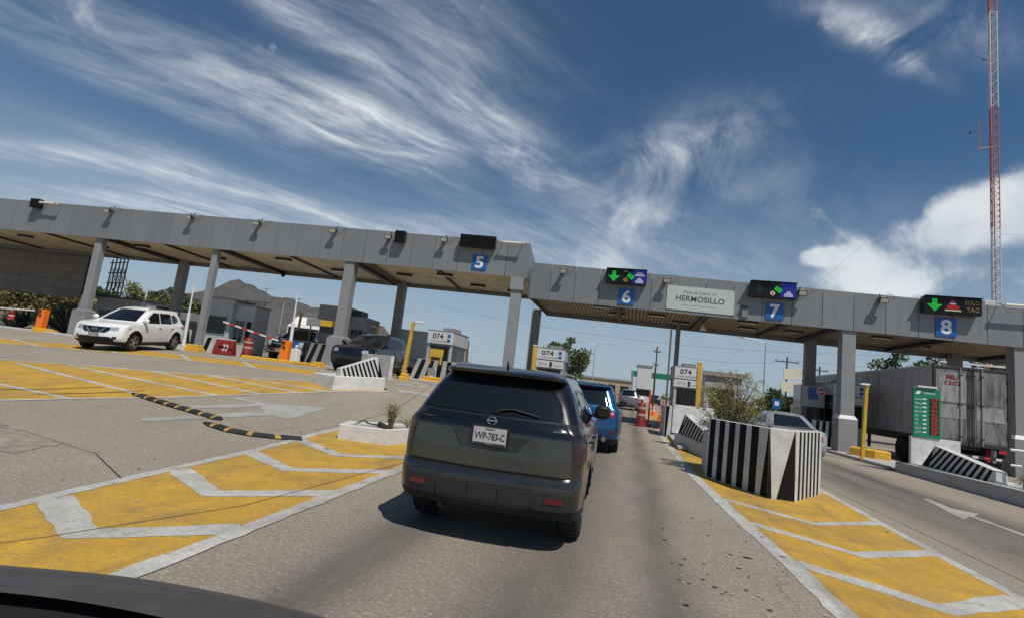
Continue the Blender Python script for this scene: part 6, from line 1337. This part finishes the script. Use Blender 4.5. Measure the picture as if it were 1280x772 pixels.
tag(wisp('bush', 'dry bush at the roadside below the billboard', (14.6, 47, 0), 1.9, 1.4, 40, 'leaf_olive', 15, .10, nl=24), None)
# ------------------------------------------------------------------ mast, poles, wires
t = thing('radio_mast', 'tall red and white lattice radio mast rising at the right edge', 'mast', (35.4, 60, 0)); z = 0; r = .42
cor = [(r*math.cos(a), r*math.sin(a)) for a in (R(100), R(220), R(340))]; sec = 13.4; k = 0
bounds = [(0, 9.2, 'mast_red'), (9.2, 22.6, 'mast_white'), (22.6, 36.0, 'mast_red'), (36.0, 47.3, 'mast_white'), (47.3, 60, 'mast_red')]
for z0, z1, m in bounds:
    mb = MB()
    for x, y in cor: mb.tube((x, y, z0), (x, y, z1), .055, n=6)
    z = z0; i = 0
    while z < z1-.01:
        zn = min(z+.62, z1)
        for q in range(3):
            a, b = cor[q], cor[(q+1) % 3]
            if i % 2: a, b = b, a
            mb.tube((*a, z), (*b, zn), .022, n=4, caps=False); mb.tube((*cor[q], zn), (*cor[(q+1) % 3], zn), .018, n=4, caps=False)
        z = zn; i += 1
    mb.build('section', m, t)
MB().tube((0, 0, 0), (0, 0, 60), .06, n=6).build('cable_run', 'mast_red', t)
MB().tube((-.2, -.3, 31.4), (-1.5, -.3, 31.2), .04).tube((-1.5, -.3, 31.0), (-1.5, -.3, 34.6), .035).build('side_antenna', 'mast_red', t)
for a, b in (((0, 0, 33), (34, 8, 27)), ((0, 0, 22), (30, -10, 18)), ((0, 0, 33), (-26, 50, 0))):
    MB().tube(a, b, .015, n=4).build('guy_wire', 'galv', t)
t = thing('box', 'pale junction box on the canopy roof at the mast foot', 'box', (14.15, 24.4, 6.66)); MB().box(-.2, .2, -.1, .2, 0, .28).build('case', 'board_white', t, bevel=.02)
def upole(loc, h, lb, arm=0, m='wood_pole', r=.11, arms=()):
    t = thing('utility_pole', lb, 'utility pole', loc, 0, 'utility poles beyond the plaza'); MB().tube((0, 0, 0), (0, 0, h), r, r*.7, 8).build('pole', m, t)
    for z, l in arms: MB().box(-l, l, -.05, .05, z, z+.1).build('cross_arm', m, t)
    for z, l in arms: [MB().tube((x, 0, z+.1), (x, 0, z+.3), .04).build('insulator', 'galv', t) for x in (-l*.9, -l*.3, l*.9)]
    return t
upole((16.4, 60, 0), 7.3, 'dark utility pole left of the cream billboard', arms=((6.7, 1.2),))
upole((19.6, 60, 0), 6.6, 'utility pole behind the red octagon box', arms=((6.1, .8),))
upole((2.6, 55, 0), 6.6, 'slim utility pole left of the booth of lane 7', r=.09, arms=((6.0, .35), (4.6, .25)))
upole((3.9, 85, 0), 6.0, 'distant utility pole over the far traffic', r=.08)
def street(loc, h, lb, arm=1.8, side=1, dbl=False):
    t = thing('street_lamp', lb, 'street lamp', loc, 0, 'street lamps beyond the plaza'); MB().tube((0, 0, 0), (0, 0, h), .09, .05, 8).build('pole', 'galv', t)
    for s_ in ((side, -side) if dbl else (side,)):
        MB().path([(0, 0, h-.05), (s_*arm*.4, 0, h+.28), (s_*arm, 0, h+.38)], .03).build('arm', 'galv', t); MB().box(min(s_*arm, s_*(arm+.5)), max(s_*arm, s_*(arm+.5)), -.1, .1, h+.32, h+.42).build('lamp_head', 'galv', t, bevel=.02)
street((-31.4, 40, 1), 5.0, 'street lamp against the mountain right of the grey booth', 1.2)
street((-11.5, 62, .5), 11.3, 'tall double street lamp above the tree behind the dark SUV roof', 1.7, 1, True)
street((-15.2, 75, .5), 13.0, 'tall street lamp left of the double lamp behind the booth of lane 6', 1.2, 1)
street((-5.4, 78, 0), 8.0, 'double street lamp right of the feathery green tree', 2.2, 1, True)
street((14.2, 60, 0), 8.6, 'street lamp with long arm above the blue road sign', 2.2, -1)
street((7.0, 58, 0), 3.6, 'short street lamp beyond the dry bush', 1.0, -1)
def wire(a, b, sag, lb, rad=.010):
    pts = [(a[0]+(b[0]-a[0])*i/14, a[1]+(b[1]-a[1])*i/14, a[2]+(b[2]-a[2])*i/14-sag*4*(i/14)*(1-i/14)) for i in range(15)]
    t = thing('overhead_wire', lb, 'wire', group='overhead wires'); MB().path(pts, rad, 4).build('cable', 'led_black', t)
for i, lb in enumerate(('leftmost thin wire slanting up the sky above the banner', 'middle thin wire slanting up the sky above the banner', 'rightmost thin wire slanting up the sky above the banner')): wire(((.4, 60, 8), (.9, 60, 8), (2.6, 60, 8))[i], ((3.4, 30, 17), (4.4, 28, 17), (10.8, 27, 18))[i], .6, lb, .004)
wire((16.4, 60, 7.0), (45, 50, 8.5), .8, 'upper wire running right from the pole by the billboard'); wire((16.4, 60, 6.8), (2.6, 55.1, 6.1), .6, 'wire from the billboard pole to the slim pole'); wire((16.4, 60, 6.9), (19.6, 60.1, 6.3), .1, 'short wire between the two right utility poles')
wire((-24, 60, 9.5), (30, 62, 9.0), 1.6, 'long wire crossing behind the canopy columns')
# ------------------------------------------------------------------ signs and buildings far off
t = thing('billboard', 'two cream blank boards on a leaning frame left of the dark column', 'billboard', (17.6, 60, 0)); MB().box(-.9, .9, -.1, .1, 5.0, 6.1, Matrix.Rotation(R(-6), 4, 'Y')).build('board', 'tube', t); MB().box(-1.5, .7, -.1, .1, 3.6, 4.7, Matrix.Rotation(R(-3), 4, 'Y')).build('board', 'tube', t); MB().tube((.5, .2, 0), (.5, .2, 6), .12).tube((-1.2, .3, 2.0), (.5, .2, 3.3), .07).build('frame', 'dark_steel', t)
t = thing('road_sign', 'small blue road sign with a white square beyond the bush', 'sign', (11.65, 45, 0)); MB().box(-.30, .34, -.03, .03, 1.62, 2.36).build('face', 'sign_blue', t); MB().box(-.13, .17, -.04, -.031, 1.85, 2.18).build('pictogram', 'sign_white', t); MB().tube((0, .06, 0), (0, .06, 2.3), .04).build('post', 'galv', t)
t = thing('overhead_gantry', 'far green direction sign on a gantry over the road', 'sign', (1.9, 120, 0)); MB().box(-1.5, 7.5, -.2, .2, 5.3, 6.6).build('board', 'sign_green', t); MB().tube((-1.2, 0, 0), (-1.2, 0, 6.4), .25).build('post', 'galv', t)
def building(label, x0, x1, y, d, h, m, wins=0):
    t = thing('building', label, 'building', (x0, y, 0)); w = x1-x0; MB().box(0, w, 0, d, 0, h).build('wall', m, t); MB().box(-.2, w+.2, -.2, d+.2, h, h+.3).build('roof', 'roofing', t)
    for i in range(wins): xx = w*(i+.5)/wins; f = MB().box(xx-.8, xx+.8, -.05, .05, 1.2, 2.6).build('window', 'booth_dark', t); MB().box(xx-.7, xx+.7, -.08, -.05, 1.3, 2.5).build('pane', 'window_dark', t if False else f)
mat('sand_wall', (.42, .33, .2), .8, noise=.1)
building('low sand coloured building left of the far van', -9, .5, 95, 10, 3.4, 'sand_wall', 4)
building('pale grey far building right of the van, under the green gantry', 1.6, 4.4, 108, 8, 7.2, 'board_white', 2)
building('grey service hut behind the bush right of the lane 7 booth', 5.2, 7.6, 38, 4, 3.35, 'booth_grey', 1)
t = thing('scaffold', 'brown scaffolding frame behind the right end of the canopy', 'frame', (17.5, 34, 0))
for i in range(6): MB().box(i*.7, i*.7+.1, 0, .1, 0, 5.9).build('post', 'galv' if i < 2 else 'orange_steel' if i == 3 else 'bark', t)
MB().box(-.2, 4, -.05, .15, 4.4, 4.5).box(-.2, 4, -.05, .15, 5.3, 5.4).build('rail', 'white_steel', t)
# two birds gliding
def bird(loc, lb, rz):
    t = thing('bird', lb, 'bird', loc, rz); t.scale = (.5, .5, .5); MB().lathe([(.005, -.22), (.05, -.12), (.06, .02), (.035, .12), (.03, .17), (.004, .22)], 8, Matrix.Rotation(R(-90), 4, 'X')).build('body', 'led_black', t, smooth=50)
    for s_ in (-1, 1): MB().add([(s_*.03, .08, .02), (s_*.4, .14, .12), (s_*.75, .02, .06), (s_*.38, -.05, .10), (s_*.03, -.08, .02), (s_*.4, .05, .135)], [(0, 1, 5), (1, 2, 5), (2, 3, 5), (3, 4, 5), (4, 0, 5), (0, 4, 3, 1), (1, 3, 2)]).build('wing', 'led_black', t)
    MB().add([(0, -.18, 0), (.08, -.34, 0), (-.08, -.34, 0), (0, -.26, .01)], [(0, 1, 3), (0, 3, 2), (0, 2, 1), (1, 2, 3)]).build('tail', 'led_black', t)
bird((26.0, 45, 31.6), 'upper dark bird gliding left of the radio mast', .5); bird((25.0, 45, 25.2), 'lower dark bird gliding left of the radio mast', 1.2)
